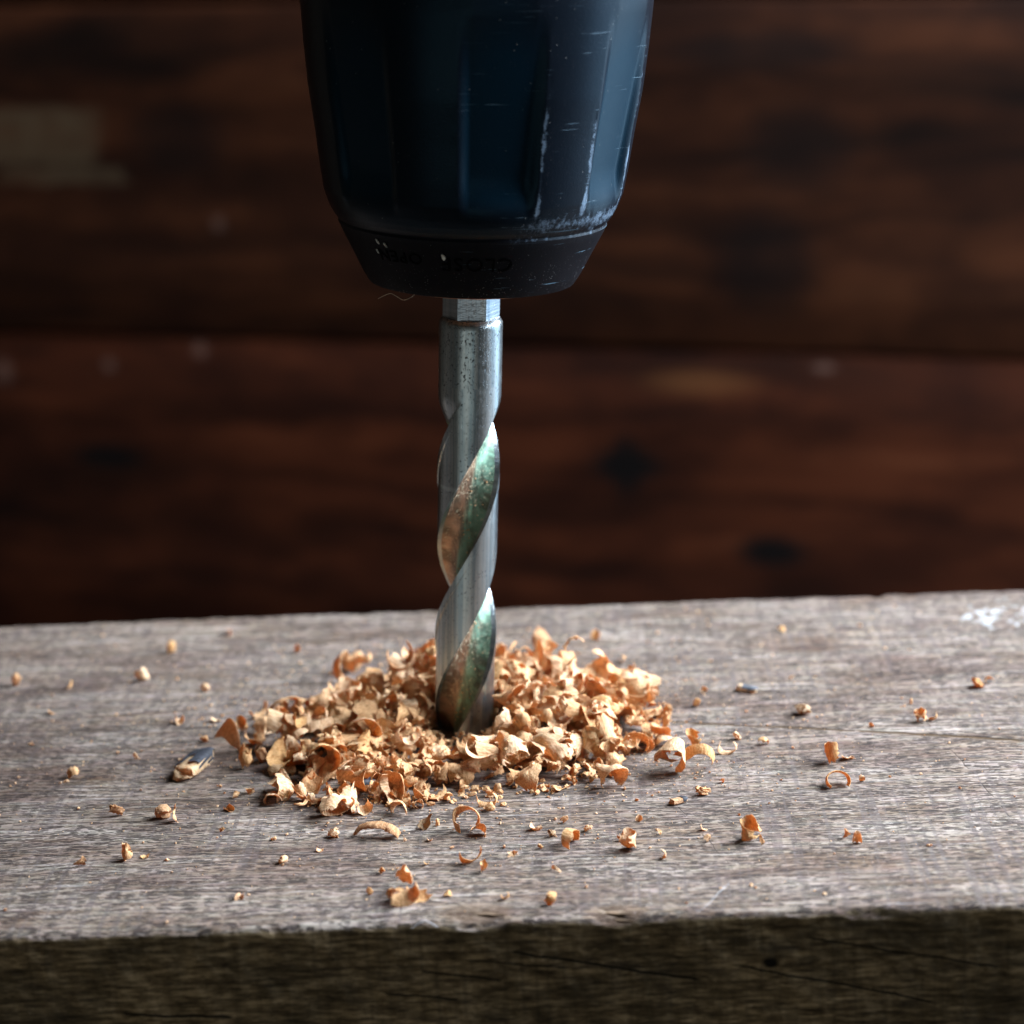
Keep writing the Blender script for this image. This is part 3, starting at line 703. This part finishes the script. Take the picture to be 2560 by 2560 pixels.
# loose pieces lying on the beam
SCAT = [
 ('lump',-66.7,24.2,1.76,10,'t','blurred tan crumb at the far left rim of the beam, leftmost of all'),
 ('lump',-58.3,22.4,1.63,60,'o','blurred orange crumb second from the left end on the far half of the beam'),
 ('lump',-48.0,24.1,1.87,20,'p','pale blurred crumb on the far left half, between two smaller ones'),
 ('lump',-38.0,18.7,1.38,20,'p','small pale crumb on the beam, left behind the tall arching ribbon'),
 ('lump',-58.8,12.1,1.13,20,'t','tiny tan crumb alone near the left edge of the picture, half way back'),
 ('flake',-39.8,7.1,1.88,20,'p','pale flat flake on bare wood, left of the bent upright ribbon'),
 ('lump',-34.8,7.2,1.66,-10,'p','flat pale crumb just behind the tip of the bent upright ribbon'),
 ('lump',-35.2,0.2,1.19,0,'t','little tan crumb between the blue painted chip and the bent ribbon'),
 ('lump',-43.6,-5.1,0.96,0,'p','little pale crumb left behind the blue painted chip'),
 ('lump',-50.9,-10.7,1.57,0,'t','tan crumb alone on the left of the beam, level with the painted chip'),
 ('lump',-36.9,-8.2,1.37,40,'b','brown crumb touching the left flank of the blue painted chip'),
 ('ridged',-42.4,-23.5,2.10,15,'b','ridged pinkish chunk, folded like an accordion, left front of the beam'),
 ('lump',-36.4,-24.6,2.19,30,'b','rounded brown nugget, left half of a touching pair, front left'),
 ('lump',-34.7,-25.9,2.18,-30,'t','rounded tan nugget with fibres, right half of a touching pair, front left'),
 ('lump',-28.4,-22.9,1.30,45,'o',"small three cornered crumb in front of the pile's left foot"),
 ('lump',-28.2,-19.0,1.02,10,'t','small tan crumb left of a second one, left of the cup shaped curl'),
 ('lump',-26.5,-18.1,1.12,0,'t','small tan crumb beside the standing splinters left of the cup shaped curl'),
 ('flake',-28.4,-29.2,0.98,0,'o','tiny flat orange flake lying on the front left of the beam'),
 ('lump',-43.9,-38.2,2.19,70,'b','pinkish brown pointed lump near the front left corner'),
 ('curl',-38.7,-36.4,2.20,110,'t','thin C shaped curl standing on the front left of the beam'),
 ('flake',-36.6,-35.9,1.24,10,'o','small flat flake just right of the thin C shaped curl'),
 ('lump',-19.7,-38.5,1.32,50,'p','pale oval crumb in front of the pile, left of the arch shaped chip'),
 ('lump',-21.6,-32.2,0.77,0,'t','tiny crumb on the wood left of the arch shaped chip'),
 ('flake',-23.6,-47.6,1.28,0,'b','flat brown sliver near the front edge, left of the flake cluster'),
 ('lump',-38.0,42.4,1.48,0,'p','blurred pale crumb close to the back edge, left of the drill bit'),
 ('lump',-45.8,35.5,2.05,0,'o','blurred orange crumb near the back edge on the left'),
 ('lump',-26.5,33.4,1.56,0,'o','blurred orange crumb near the back edge, left behind the pile'),
 ('ribbon',-25.2,8.9,5.28,35,'o','tall arching orange ribbon at the left back of the pile'),
 ('ribbon',-31.5,-1.9,5.38,-60,'p','long bent ribbon at the left end of the trail left of the pile'),
 ('curl',-30.4,2.9,2.73,20,'o','orange curl behind the trail left of the pile'),
 ('flake',-27.1,2.0,3.81,10,'p','pale flake with rolled edge at the back left foot of the pile'),
 ('curl',-28.1,-9.6,3.46,80,'o','dark orange curl in the trail between bent ribbon and pile'),
 ('lump',-26.3,-7.6,2.22,30,'b','pinkish lump right of the dark orange curl'),
 ('flake',-23.9,-12.1,2.91,60,'t','folded tan flake leading from the trail into the pile'),
 ('flake',-22.7,-17.8,3.26,70,'p','long pale flake leaning at the left front foot of the pile'),
 ('curl',-19.9,-20.4,2.73,160,'p','cup shaped pale curl open to the front, left front of the pile'),
 ('flake',-23.3,-21.5,2.42,0,'p','short blocky pale flake left of the cup shaped curl'),
 ('lump',-18.2,-21.9,1.71,0,'p','knobbly crumb right in front of the cup shaped curl'),
 ('flake',-16.8,-22.0,1.71,0,'t','short flat flake right of the knobbly crumb, front of the pile'),
 ('ribbon',-14.4,-25.1,4.22,5,'p','thin wavy ribbon lying in front of the pile, behind the arch shaped chip'),
 ('flake',-11.3,-25.1,2.08,20,'p','crumpled pale flake at the right end of the thin wavy ribbon'),
 ('arch',-9.1,-31.8,5.71,-12,'b','rough brown arch shaped chip bridging over the wood'),
 ('ridged',-14.4,-31.8,1.45,0,'p','small crumbly shred left of the arch shaped chip'),
 ('lump',-3.4,-29.9,2.24,0,'g','greyish crumbly lump in front of the pile below the drill bit'),
 ('lump',-1.9,-29.5,1.07,0,'t','little tan crumb right of the greyish crumbly lump'),
 ('flake',-6.9,-25.6,2.47,-20,'t','tan folded flake in front of the pile, left of the greyish lump'),
 ('lump',10.0,30.3,4.02,15,'b','big round blurred lump alone behind the pile, right of the bit'),
 ('lump',18.2,34.9,1.44,0,'o','blurred orange crumb near the back edge, right of the big round lump'),
 ('lump',22.0,25.1,1.28,0,'t','small blurred tan crumb right behind the pile'),
 ('lump',31.7,6.9,1.21,0,'o','small orange crumb between the pile and the grey painted chip'),
 ('lump',33.0,11.6,0.89,0,'p','tiny pale crumb left of the grey painted chip'),
 ('curl',30.5,-7.9,2.72,90,'o',"tan upright shell with a second tip, right of the pile's right foot"),
 ('flake',26.6,-6.8,2.63,10,'p','pale flake at the right foot of the pile'),
 ('lump',28.5,-8.4,1.57,0,'o','orange crumb between the right foot of the pile and the upright shell'),
 ('cone',27.5,-14.9,6.54,-20,'p','large cone shaped shell with a dark curl inside, right front of the pile'),
 ('ribbon',30.7,-14.2,4.00,-15,'o','low orange ribbon behind the large cone shaped shell'),
 ('ridged',30.9,-22.6,2.29,20,'t','rough frayed shred right of the large cone shaped shell'),
 ('cone',19.2,-19.3,6.30,30,'p','big white lit shell at the right front corner of the pile'),
 ('ribbon',1.7,-31.0,3.39,15,'t','rolled ribbon with curled end, in front of the pile below the bit'),
 ('lump',3.4,-32.6,2.22,0,'p','pale frayed shred just in front of the rolled ribbon'),
 ('ridged',12.1,-33.4,1.15,30,'g','small grey ridged crumb among dust, right of centre in front'),
 ('flake',10.0,-31.6,1.45,-40,'p',"small pale splayed flake in front of the pile's centre right"),
 ('lump',16.4,-32.3,1.16,0,'p','small pale crumb right of the twisted translucent ribbon'),
 ('lump',13.6,-29.7,1.07,0,'t','small tan crumb behind the twisted translucent ribbon'),
 ('ribbon',14.3,-36.1,2.95,60,'o','twisted translucent orange ribbon standing in front of the pile'),
 ('curl',21.2,-37.8,2.45,-30,'p','pale curl with open end at right, in front of the pile'),
 ('lump',20.3,-35.3,1.14,0,'b','little brown crumb touching the back of the pale open curl'),
 ('lump',10.7,-36.8,0.76,0,'o','tiny round orange crumb left of the twisted translucent ribbon'),
 ('lump',25.2,-40.5,1.12,0,'p','small pale crumb right of the pale open curl'),
 ('lump',30.5,-36.3,0.95,0,'b','small brown crumb left of the cage shaped curl'),
 ('lump',30.2,-33.0,1.05,0,'p','pale fluffy crumb left behind the cage shaped curl'),
 ('lump',25.0,-33.9,0.77,0,'t','tiny tan crumb right of the pale open curl, a little behind'),
 ('lump',22.6,-30.0,0.87,0,'p','tiny pale crumb between the big white shell and the pale open curl'),
 ('ridged',45.8,2.6,2.38,80,'g','greyish lump with pale tip on the far right half'),
 ('curl',60.9,-1.5,1.92,20,'t','left bent half of a small broken ring, far right'),
 ('lump',62.7,-1.1,1.28,0,'o','right half of a small broken ring, far right'),
 ('lump',70.6,10.4,1.88,20,'o','dark orange nugget, left of a pair, farthest right'),
 ('lump',72.3,11.6,1.33,0,'o','orange crumb, right of a pair, farthest right'),
 ('lump',54.2,-2.9,0.74,0,'p','tiny pale crumb just behind the long crack on the right'),
 ('lump',46.0,35.3,1.19,0,'o','blurred orange crumb near the back edge on the right'),
 ('curl',47.7,-14.0,3.17,100,'o','big orange ring shaped curl on bare wood at the right'),
 ('flake',49.8,-13.2,2.05,-20,'p','pale flake attached right of the big orange ring'),
 ('ribbon',47.6,-21.2,3.09,10,'o','flat yellowish ribbon in front of the big orange ring'),
 ('curl',35.6,-36.3,2.94,20,'o','cage shaped brown curl standing on bare wood, right front'),
 ('ribbon',36.9,-37.1,1.60,80,'t','thin strand hanging from the cage shaped curl'),
 ('curl',46.9,-36.4,1.23,60,'t','thin left hook of a small curl, right front'),
 ('curl',47.9,-38.1,1.69,20,'p','small tube shaped curl, farthest right in the front half'),
 ('flake',39.7,-7.5,1.47,40,'o','small orange flake below the long crack, right of two pale ones'),
 ('ribbon',34.8,-10.0,2.39,-15,'p','short knobbly pale ribbon below the long crack'),
 ('lump',36.3,-5.5,1.37,0,'p','pale crumb just below the left part of the long crack'),
 ('lump',50.8,-20.3,0.80,0,'p','tiny pale flake right of the flat yellowish ribbon'),
 ('lump',33.4,-19.2,0.70,0,'p','tiny pale crumb right of the frayed shred'),
 ('lump',60.7,5.0,0.87,0,'t','tiny tan crumb behind the small broken ring'),
 ('flake',-4.5,-46.7,3.66,-60,'p','upright pale wedge, topmost of the flake cluster by the front edge'),
 ('flake',-3.3,-49.4,3.17,20,'o','orange folded flake, right side of the cluster by the front edge'),
 ('flake',-5.5,-49.4,2.72,-10,'o','orange brown flake, left side of the cluster by the front edge'),
 ('ribbon',-4.4,-50.8,3.38,40,'t','narrow strand lying in front of the cluster by the front edge'),
 ('ribbon',2.7,-39.9,2.82,15,'o','orange ribbon, back part of a doubled curl near the front edge'),
 ('curl',4.2,-42.5,1.58,30,'o','orange curl, front part of a doubled curl near the front edge'),
 ('lump',-8.7,-47.5,0.91,0,'o','round orange crumb left of the cluster by the front edge'),
 ('lump',0.3,-48.4,1.00,0,'o','round orange crumb right of the cluster by the front edge'),
 ('lump',6.9,-49.8,0.99,0,'o','round orange crumb near the front edge, above the split splinters'),
 ('lump',12.0,-51.5,1.52,20,'o','larger orange crumb near the front edge, right of the split splinters'),
 ('lump',-7.7,-42.0,0.65,0,'o','tiny orange crumb behind the cluster by the front edge'),
 ('ribbon',12.5,-42.9,1.48,-45,'p','small pale bent ribbon near the front, right of centre'),
 ('lump',-2.6,-40.1,0.61,0,'o','tiny round crumb in front of the pale shred below the bit'),
 ('lump',-2.6,-33.8,0.72,0,'p','tiny pale crumb in front of the greyish crumbly lump'),
 ('flake',-15.7,-35.7,0.86,0,'p','tiny pale flake left of the arch shaped chip, nearer the front'),
 ('flake',7.4,-38.2,1.23,0,'p','thin pale sliver lying flat in front of the pile'),
]
rg = random.Random(77)
def loose(kind, x, y, size, yaw, tint, label, tilt=None, mesh=None, sink=0.06, zbase=None):
    crumple = kind == 'lump' and rg.random() < 0.6
    V, F = chip_mesh('flake' if crumple else kind, rg, size * (1.1 if crumple else (0.85 if kind == 'cone' else 1.0)))
    if tilt is None:
        tilt = {'flake': (rg.uniform(-25, 25) + (180 if rg.random() < .4 else 0), rg.uniform(-20, 20)), 'curl': (rg.choice((90, 80, 70, 100)) + rg.uniform(-15, 15), rg.uniform(-25, 25)),
                'cone': (rg.uniform(-6, 10), 180 + rg.uniform(-35, 35)), 'ribbon': (rg.uniform(-30, 30) + (180 if rg.random() < .5 else 0), rg.uniform(-10, 10)),
                'arch': (0, 0), 'lump': (rg.uniform(0, 360), rg.uniform(0, 360)), 'ridged': (rg.uniform(-30, 30), rg.uniform(-30, 30))}[kind]
    if kind == 'cone': yaw += 180
    M = rotm((R(tilt[0]), R(tilt[1]), R(yaw)))
    Vw = V @ M.T
    z = float(ztop(x, y)) if zbase is None else zbase
    name = 'wood_crumb' if kind in ('lump', 'ridged') else 'wood_shaving'
    o = mesh_obj(name, V, F, M_CHIP, None, True, 50)
    o.rotation_euler = (R(tilt[0]), R(tilt[1]), R(yaw))
    o.location = Vector((x, y, z - Vw[:, 2].min() - sink)) * MM
    o.color = TINT[tint]
    tag(o, label, name.replace('_', ' '), 'wood crumbs scattered over the beam' if name == 'wood_crumb' else 'loose shavings lying around the pile')
    return o
TILTS = {'upright pale wedge': (80, 25), 'uppermost': (0, 0)}
for k, x, y, s, yw, t, lab in SCAT:
    tilt = None; zb = None
    if lab.startswith('upright pale wedge'): tilt = (78, -20); zb = 0.8
    if lab.startswith('tall arching'): tilt = (180, 0)
    if lab.startswith('big orange ring'): tilt = (85, 8)
    if lab.startswith('cup shaped'): tilt = (62, 10)
    loose(k, x, y, s, yw, t, lab, tilt, zbase=zb)

# chips that still carry old paint: a wooden core with a skin of paint on top
def painted(x, y, size, yaw, pmat, label, half, tint='p', z=None, tilt=8, ex=(1.0, 0.50, 0.30)):
    rgp = random.Random(int(x * 10) & 255)
    root = empty('painted_wood_chip', Vector((x, y, 0)) * MM)
    n, m = 16, 12; V = []
    for j in range(m):
        ph = math.pi * j / (m - 1)
        for i in range(n):
            th = 2 * math.pi * i / n
            d = np.array([math.cos(ph), math.sin(ph) * math.cos(th), math.sin(ph) * math.sin(th)])
            b = np.sign(d) * np.abs(d) ** 0.5
            k = 1 + 0.42 * float(fbm(d[0] * 2 + 4, d[1] * 2 + d[2] * 2 + x, 7, 3))
            V.append(b * k * 0.5 * size * np.array(ex))
    V = np.array(V); F = grid_faces(n, m, True).tolist()
    zz = -V[:, 2].min()
    core = mesh_obj('wood_core', V, F, M_CHIP, root, True, 50); core.color = TINT[tint]
    keep = [f for f in F if V[f].mean(0)[0] + 0.9 * size * (rgp.random() - 0.5) * 0.22 < half * size and V[f].mean(0)[2] > (-0.02 + 0.07 * math.sin(V[f].mean(0)[0] * 3.1)) * size]
    use = sorted({i for f in keep for i in f}); mp = {i: q for q, i in enumerate(use)}
    c = V.mean(0); Vp = (V[use] - c) * 1.045 + c + np.array([0, 0, 0.02 * size])
    mesh_obj('paint_skin', Vp, [[mp[i] for i in f] for f in keep], pmat, root, True, 50)
    root.rotation_euler = (R(tilt), R(-4), R(yaw))
    root.location.z = ((float(ztop(x, y)) if z is None else z) + zz - 0.05) * MM
    tag(root, label, 'wood chip', 'chips with old paint')
painted(-35.0, -9.8, 8.6, 258, M_BLUE, 'long chip half dark blue paint, half cream wood, left of the pile', 0.06, ex=(1.0, 0.34, 0.19))
painted(-12.6, -17.8, 3.8, 200, M_BLUE, 'short chip with a blue painted top at the front left foot of the pile', 0.25, z=0.2)
painted(38.8, 11.8, 2.6, 155, M_GREYP, 'small dark grey painted chip alone on the right of the beam', 0.25)
painted(27.6, -24.9, 2.2, 215, M_BLUE, 'small brown chip with a dark navy tip in front of the large cone shell', -0.12, 'b')

# ---- the pile: chips dropped on a height field until the heap has its shape
GN = 340; CELL = 0.25; HALF = GN * CELL / 2
HM = np.zeros((GN, GN))
def target_h(x, y):
    d = np.hypot(x, y * 1.0); a = np.arctan2(y, x)
    rad = 25.6 + 1.0 * np.cos(a) + 1.6 * np.sin(2 * a + 0.6) + 1.3 * np.sin(3 * a + 2.1) + 0.9 * np.sin(5 * a)
    q = np.clip(d / rad, 0, 1)
    h = 5.3 * (1 - q ** 1.5) * (1 + 0.22 * np.cos(a - 0.35))
    front = sstep(-8, -26, y)
    h = h * (1 - 0.30 * front) + 0.6 * np.sin(x * 0.33 + 1) * np.sin(y * 0.41) * (q < 0.9)
    skirt = 0.5 * sstep(0.20, 0.34, fbm(x * 0.16 + 3, y * 0.2, 51, 2)) * sstep(34 + 2 * np.sin(3 * a), 28, d) * np.clip(0.35 - np.cos(a - 0.25), 0, 1)
    h = np.where(d < rad, np.maximum(h, skirt), skirt); q = np.where(skirt > 0.05, np.minimum(q, 0.99), q)
    crater = sstep(4.5, 2.5, np.abs(x + 0.3)) * sstep(3, 0, y)
    h = np.minimum(h, np.where(crater > 0.5, np.maximum(0.0, 0.3 * (d - 6.0)), 99))
    return np.where(d < 6.5, np.minimum(h, 1.6 + 0.6 * np.maximum(d - 4, 0)), h) * (q < 1)
gx = (np.arange(GN) + 0.5) * CELL - HALF
TGT = target_h(*np.meshgrid(gx, gx, indexing='ij'))
rp = random.Random(2024); nr = np.random.default_rng(11)
def protos(kinds, n):
    out = []
    for i in range(n):
        k = kinds[i % len(kinds)]; V, F = chip_mesh(k, rp, 1.0); out.append((k, V, F))
    return out
PROTO = protos(['flake', 'curl', 'flake', 'cone', 'flake', 'ribbon', 'flake', 'ridged', 'curl', 'flake', 'flake', 'ribbon', 'flake', 'ribbon'], 98)
def drop(pi, size, x, y, e, pct=88):
    V = PROTO[pi][1] * size @ rotm(e).T
    for _ in range(8):
        d = np.hypot(V[:, 0] + x, V[:, 1] + y); k = d.min()
        if k >= 4.15: break
        L = max(math.hypot(x, y), 0.1); x += x / L * (4.3 - k); y += y / L * (4.3 - k)
    i = np.clip(((V[:, 0] + x + HALF) / CELL).astype(int), 0, GN - 1); j = np.clip(((V[:, 1] + y + HALF) / CELL).astype(int), 0, GN - 1)
    z = np.percentile(HM[i, j] - V[:, 2], pct)
    z = max(z, -V[:, 2].min() - 0.12)
    if y < 2 and abs(x) < 5.5 and z + V[:, 2].max() > 1.7 + 0.36 * max(math.hypot(x, y) - 4, 0): return None
    np.maximum.at(HM, (i, j), z + V[:, 2] - 0.25)
    return x, y, z
placed = []
def spot():
    D = TGT - HM
    best = None
    for _ in range(14):
        i = rp.randrange(GN); j = rp.randrange(GN)
        if TGT[i, j] <= 0: continue
        d = D[i, j] + rp.uniform(0, 0.8)
        if best is None or d > best[0]: best = (d, gx[i], gx[j])
    return best
def orient(kind, steep):
    a = nr.normal(0, steep); b = nr.normal(0, steep)
    if rp.random() < 0.5: a += math.pi
    return (a, b, rp.uniform(0, 2 * math.pi))
n_all = 0; fails = 0
while n_all < 3200:
    n_all += 1
    b = spot()
    if b is None: continue
    if b[0] < 0.25:
        fails += 1
        if fails > 40: break
        continue
    _, x, y = b
    pi = rp.randrange(len(PROTO)); kind = PROTO[pi][0]
    big = 1.0 if y > -12 else 0.78
    size = min(max(rp.lognormvariate(math.log(2.4), 0.48), 0.9), 5.6) * big
    if kind in ('lump', 'ridged'): size *= 0.6
    if kind in ('curl',): size *= 0.72
    if kind == 'cone': size *= 0.9
    e = orient(kind, 0.55)
    got = drop(pi, size, x, y, e)
    if got is None: continue
    x, y, z = got
    placed.append((pi, size, x, y, z, e))
print('pile pieces', len(placed), 'max height', HM.max())
NTOP = 250
order = sorted(range(len(placed)), key=lambda q: (placed[q][4] - 0.55 * float(target_h(placed[q][2], placed[q][3])) - 0.03 * placed[q][3] + 0.25 * placed[q][1]), reverse=True)
top = [q for q in order if PROTO[placed[q][0]][0] not in ('lump', 'ridged')][:NTOP]; topset = set(top)
ME = {}; PL = []
def side_word(x, y):
    a = math.degrees(math.atan2(y, x)) % 360
    return ['right side', 'back right slope', 'back slope', 'back left slope', 'left side', 'front left slope', 'front slope', 'front right slope'][int((a + 22.5) // 45) % 8]
KW = {'flake': 'flake', 'curl': 'curled shaving', 'cone': 'cone shell', 'ribbon': 'narrow ribbon'}
for q in top:
    pi, size, x, y, z, e = placed[q]; kind, V, F = PROTO[pi]
    if pi not in ME:
        o = mesh_obj('wood_shaving', V, F, M_CHIP, None, True, 50); ME[pi] = o.data
    else:
        o = bpy.data.objects.new('wood_shaving', ME[pi]); COL.objects.link(o)
    o.scale = (size,) * 3; o.rotation_euler = e; o.location = Vector((x, y, z)) * MM
    t = rp.choices('ptob', (6, 5, 1.6, 0.5))[0]; o.color = TINT[t]
    d = math.hypot(x, y)
    ring = 'by the bit' if d < 8 else ('half way down' if d < 17 else 'at pile foot')
    sw = 'large' if size > 4.2 else ('small' if size < 2.6 else 'middling')
    nz_ = abs(math.cos(e[0]) * math.cos(e[1])); po = 'flat' if nz_ > 0.94 else ('tilted' if nz_ > 0.76 else 'upright')
    PL.append((f'{sw} {TWORD[t]} {KW[kind]} {po} on the {side_word(x, y)} {ring}', x, o))
by = {}
for lab, x, o in PL: by.setdefault(lab, []).append((x, o))
for lab, mem in by.items():                # alike ones are told apart by their order from left to right
    mem.sort(key=lambda q: q[0]); n = len(mem); nw = ['one', 'two', 'three', 'four', 'five', 'six', 'seven', 'eight', 'nine', 'ten', 'eleven', 'twelve'][min(n, 12) - 1]
    for k, (x, o) in enumerate(mem):
        rk = '' if n == 1 else (f', leftmost of {nw}' if k == 0 else (f', rightmost of {nw}' if k == n - 1 else (', middle of three' if n == 3 else f', {["", "second", "third", "fourth", "fifth", "sixth", "seventh", "eighth", "ninth", "tenth", "eleventh"][k]} of {nw}')))
        tag(o, lab + rk, 'wood shaving', 'shavings heaped in the pile')
# the rest of the heap and the crumbs among it
SV = []; SF = []; off = 0
for q in range(len(placed)):
    if q in topset: continue
    pi, size, x, y, z, e = placed[q]; kind, V, F = PROTO[pi]
    SV.append(V * size @ rotm(e).T + np.array([x, y, z])); SF += [[i + off for i in f] for f in F]; off += len(V)
lo = [chip_mesh('lump', rp, 1.0) for _ in range(8)]
def tiny_lump(rgx):
    n = 6; P = []
    for zc, rc in ((-0.4, 0.3), (0.0, 0.5), (0.4, 0.28)):
        for i in range(n):
            a = i / n * 2 * math.pi + zc; P.append((rc * math.cos(a) * rgx.uniform(.4, 1.3), 0.7 * rc * math.sin(a) * rgx.uniform(.4, 1.3), zc * rgx.uniform(.5, 1.4)))
    return np.array(P), grid_faces(n, 3, True).tolist() + [list(range(n))[::-1], list(range(12, 18))]
rt_ = random.Random(9); TL = [tiny_lump(rt_) for _ in range(24)]
def add_tiny(SV, SF, off, x, y, z, s, flat=0.7):
    V, F = rt_.choice(TL)
    e = (rt_.uniform(0, 6.3), rt_.uniform(0, 6.3), rt_.uniform(0, 6.3))
    v = V * s @ rotm(e).T * np.array([1, 1, flat])
    v = v + np.array([x, y, z - v[:, 2].min() - 0.02]); SV.append(v); SF += [[i + off for i in f] for f in F]
    return off + len(V)
for _ in range(900):
    a = rt_.uniform(0, 6.283); d = 25 * math.sqrt(rt_.uniform(0.05, 1)); x = d * math.cos(a); y = d * math.sin(a)
    if d < 4.6 or target_h(x, y) <= 0.05: continue
    i = int((x + HALF) / CELL); j = int((y + HALF) / CELL)
    off = add_tiny(SV, SF, off, x, y, HM[i, j] - 0.1, rt_.uniform(0.25, 0.9) if y > -15 else rt_.uniform(0.4, 1.3))
for _ in range(620):                      # packed round the bit
    a = rt_.uniform(0, 6.283); d = rt_.uniform(4.2, 7.0); x = d * math.cos(a); y = d * math.sin(a)
    i = int((x + HALF) / CELL); j = int((y + HALF) / CELL)
    off = add_tiny(SV, SF, off, x, y, min(HM[i, j], 1.6) - 0.2 + rt_.uniform(0, 1.3) * max(0, 5.6 - d), rt_.uniform(0.3, 1.0))
heap = mesh_obj('wood_chip_heap', np.concatenate(SV), SF, M_CHIP, None, True, 35)
heap.color = TINT['t']
tag(heap, 'tan wood chips and crumbs under the shavings around the drill bit', 'wood chips', None, 'stuff')
# sawdust over the beam
SV = []; SF = []; off = 0
for _ in range(2600):
    if rt_.random() < 0.72:
        a = rt_.uniform(0, 6.283); d = abs(rt_.gauss(0, 1)) * 13 + 20; x = d * math.cos(a) * 1.15; y = d * math.sin(a)
    else:
        x = rt_.uniform(-75, 85); y = rt_.uniform(YF + 1.5, YB - 1.5)
    if not (YF + 1.5 < y < YB - 1.5) or abs(x) > 86: continue
    s = min(rt_.lognormvariate(math.log(0.19), 0.5), 0.8)
    off = add_tiny(SV, SF, off, x, y, float(ztop(x, y)), s)
dust = mesh_obj('sawdust', np.concatenate(SV), SF, M_CHIP, None, False); dust.color = TINT['p']
tag(dust, 'fine pale sawdust specks sprinkled over the grey beam', 'sawdust', None, 'stuff')
# grains clinging in the flutes (in the bit's own frame)
SV = []; SF = []; off = 0
for _ in range(230):
    h = rt_.choice([rt_.uniform(1, 8), rt_.uniform(26, 36), rt_.uniform(8, 30)]); p_ = rt_.uniform(70, 154) + rt_.choice((0, 180))
    be = R(((p_ - 61.6) % 180) - 47.2); r_ = (FC * math.cos(be) - math.sqrt(max(FR_ ** 2 - (FC * math.sin(be)) ** 2, 0))) * RB / 4
    ph = R(p_ + 360 * h / 45.4)
    off = add_tiny(SV, SF, off, r_ * math.sin(ph), -r_ * math.cos(ph), h, rt_.uniform(0.10, 0.34), 1.0)
gr = mesh_obj('sawdust_grains', np.concatenate(SV), SF, M_CHIP, bit, True, 50); gr.color = TINT['p']; gr['kind'] = 'stuff'

# ------------------------------------------------------------------ hairs
def hair(name, pts, rad, mat, label, cat):
    P = np.array(pts, float); n = 48; t = np.linspace(0, len(P) - 1, n); C_ = []
    for q in t:                                         # Catmull-Rom through the points
        i = min(int(q), len(P) - 2); f = q - i
        p0, p1, p2, p3 = P[max(i - 1, 0)], P[i], P[i + 1], P[min(i + 2, len(P) - 1)]
        C_.append(0.5 * ((2 * p1) + (-p0 + p2) * f + (2 * p0 - 5 * p1 + 4 * p2 - p3) * f * f + (-p0 + 3 * p1 - 3 * p2 + p3) * f ** 3))
    C_ = np.array(C_); V = []
    for i in range(n):
        d = C_[min(i + 1, n - 1)] - C_[max(i - 1, 0)]; d /= np.linalg.norm(d)
        a = np.cross(d, (0.1, 0.9, 0.3)); a /= np.linalg.norm(a); b = np.cross(d, a)
        rr_ = rad * (0.6 + 0.4 * math.sin(math.pi * i / (n - 1)))
        for k in range(6): V.append(C_[i] + rr_ * (a * math.cos(k * math.pi / 3) + b * math.sin(k * math.pi / 3)))
    o = mesh_obj(name, V, grid_faces(6, n, True).tolist() + [list(range(6))[::-1], list(range(6 * n - 6, 6 * n))], mat)
    tag(o, label, cat); return o
hair('hair', [(-6.86, -10.5, 61.73), (-6.1, -10.5, 62.09), (-5.25, -10.5, 62.31), (-4.5, -10.5, 61.88), (-3.74, -10.5, 61.45), (-2.79, -10.5, 61.76), (-1.82, -10.5, 62.46), (-1.09, -10.4, 62.28), (-0.34, -10.2, 62.0)], 0.045, M_FIBRE, 'thin wavy blond hair hanging below the chuck mouth, left of the bit', 'hair')
hair('wood_fibre', [(27.6, -54.6, -0.3), (29.4, -53.4, 0.35), (31.0, -50.5, 0.5), (32.3, -47.9, 0.25)], 0.022, M_WFIBRE, 'fine white fibre lying over the front edge, right of centre', 'fibre')
hair('wood_fibre', [(-3.5, -55.1, -0.6), (-2.0, -54.6, 0.1), (-0.5, -55.0, -0.5)], 0.045, M_WFIBRE, 'frayed white fibre on the front edge below the flake cluster', 'fibre')
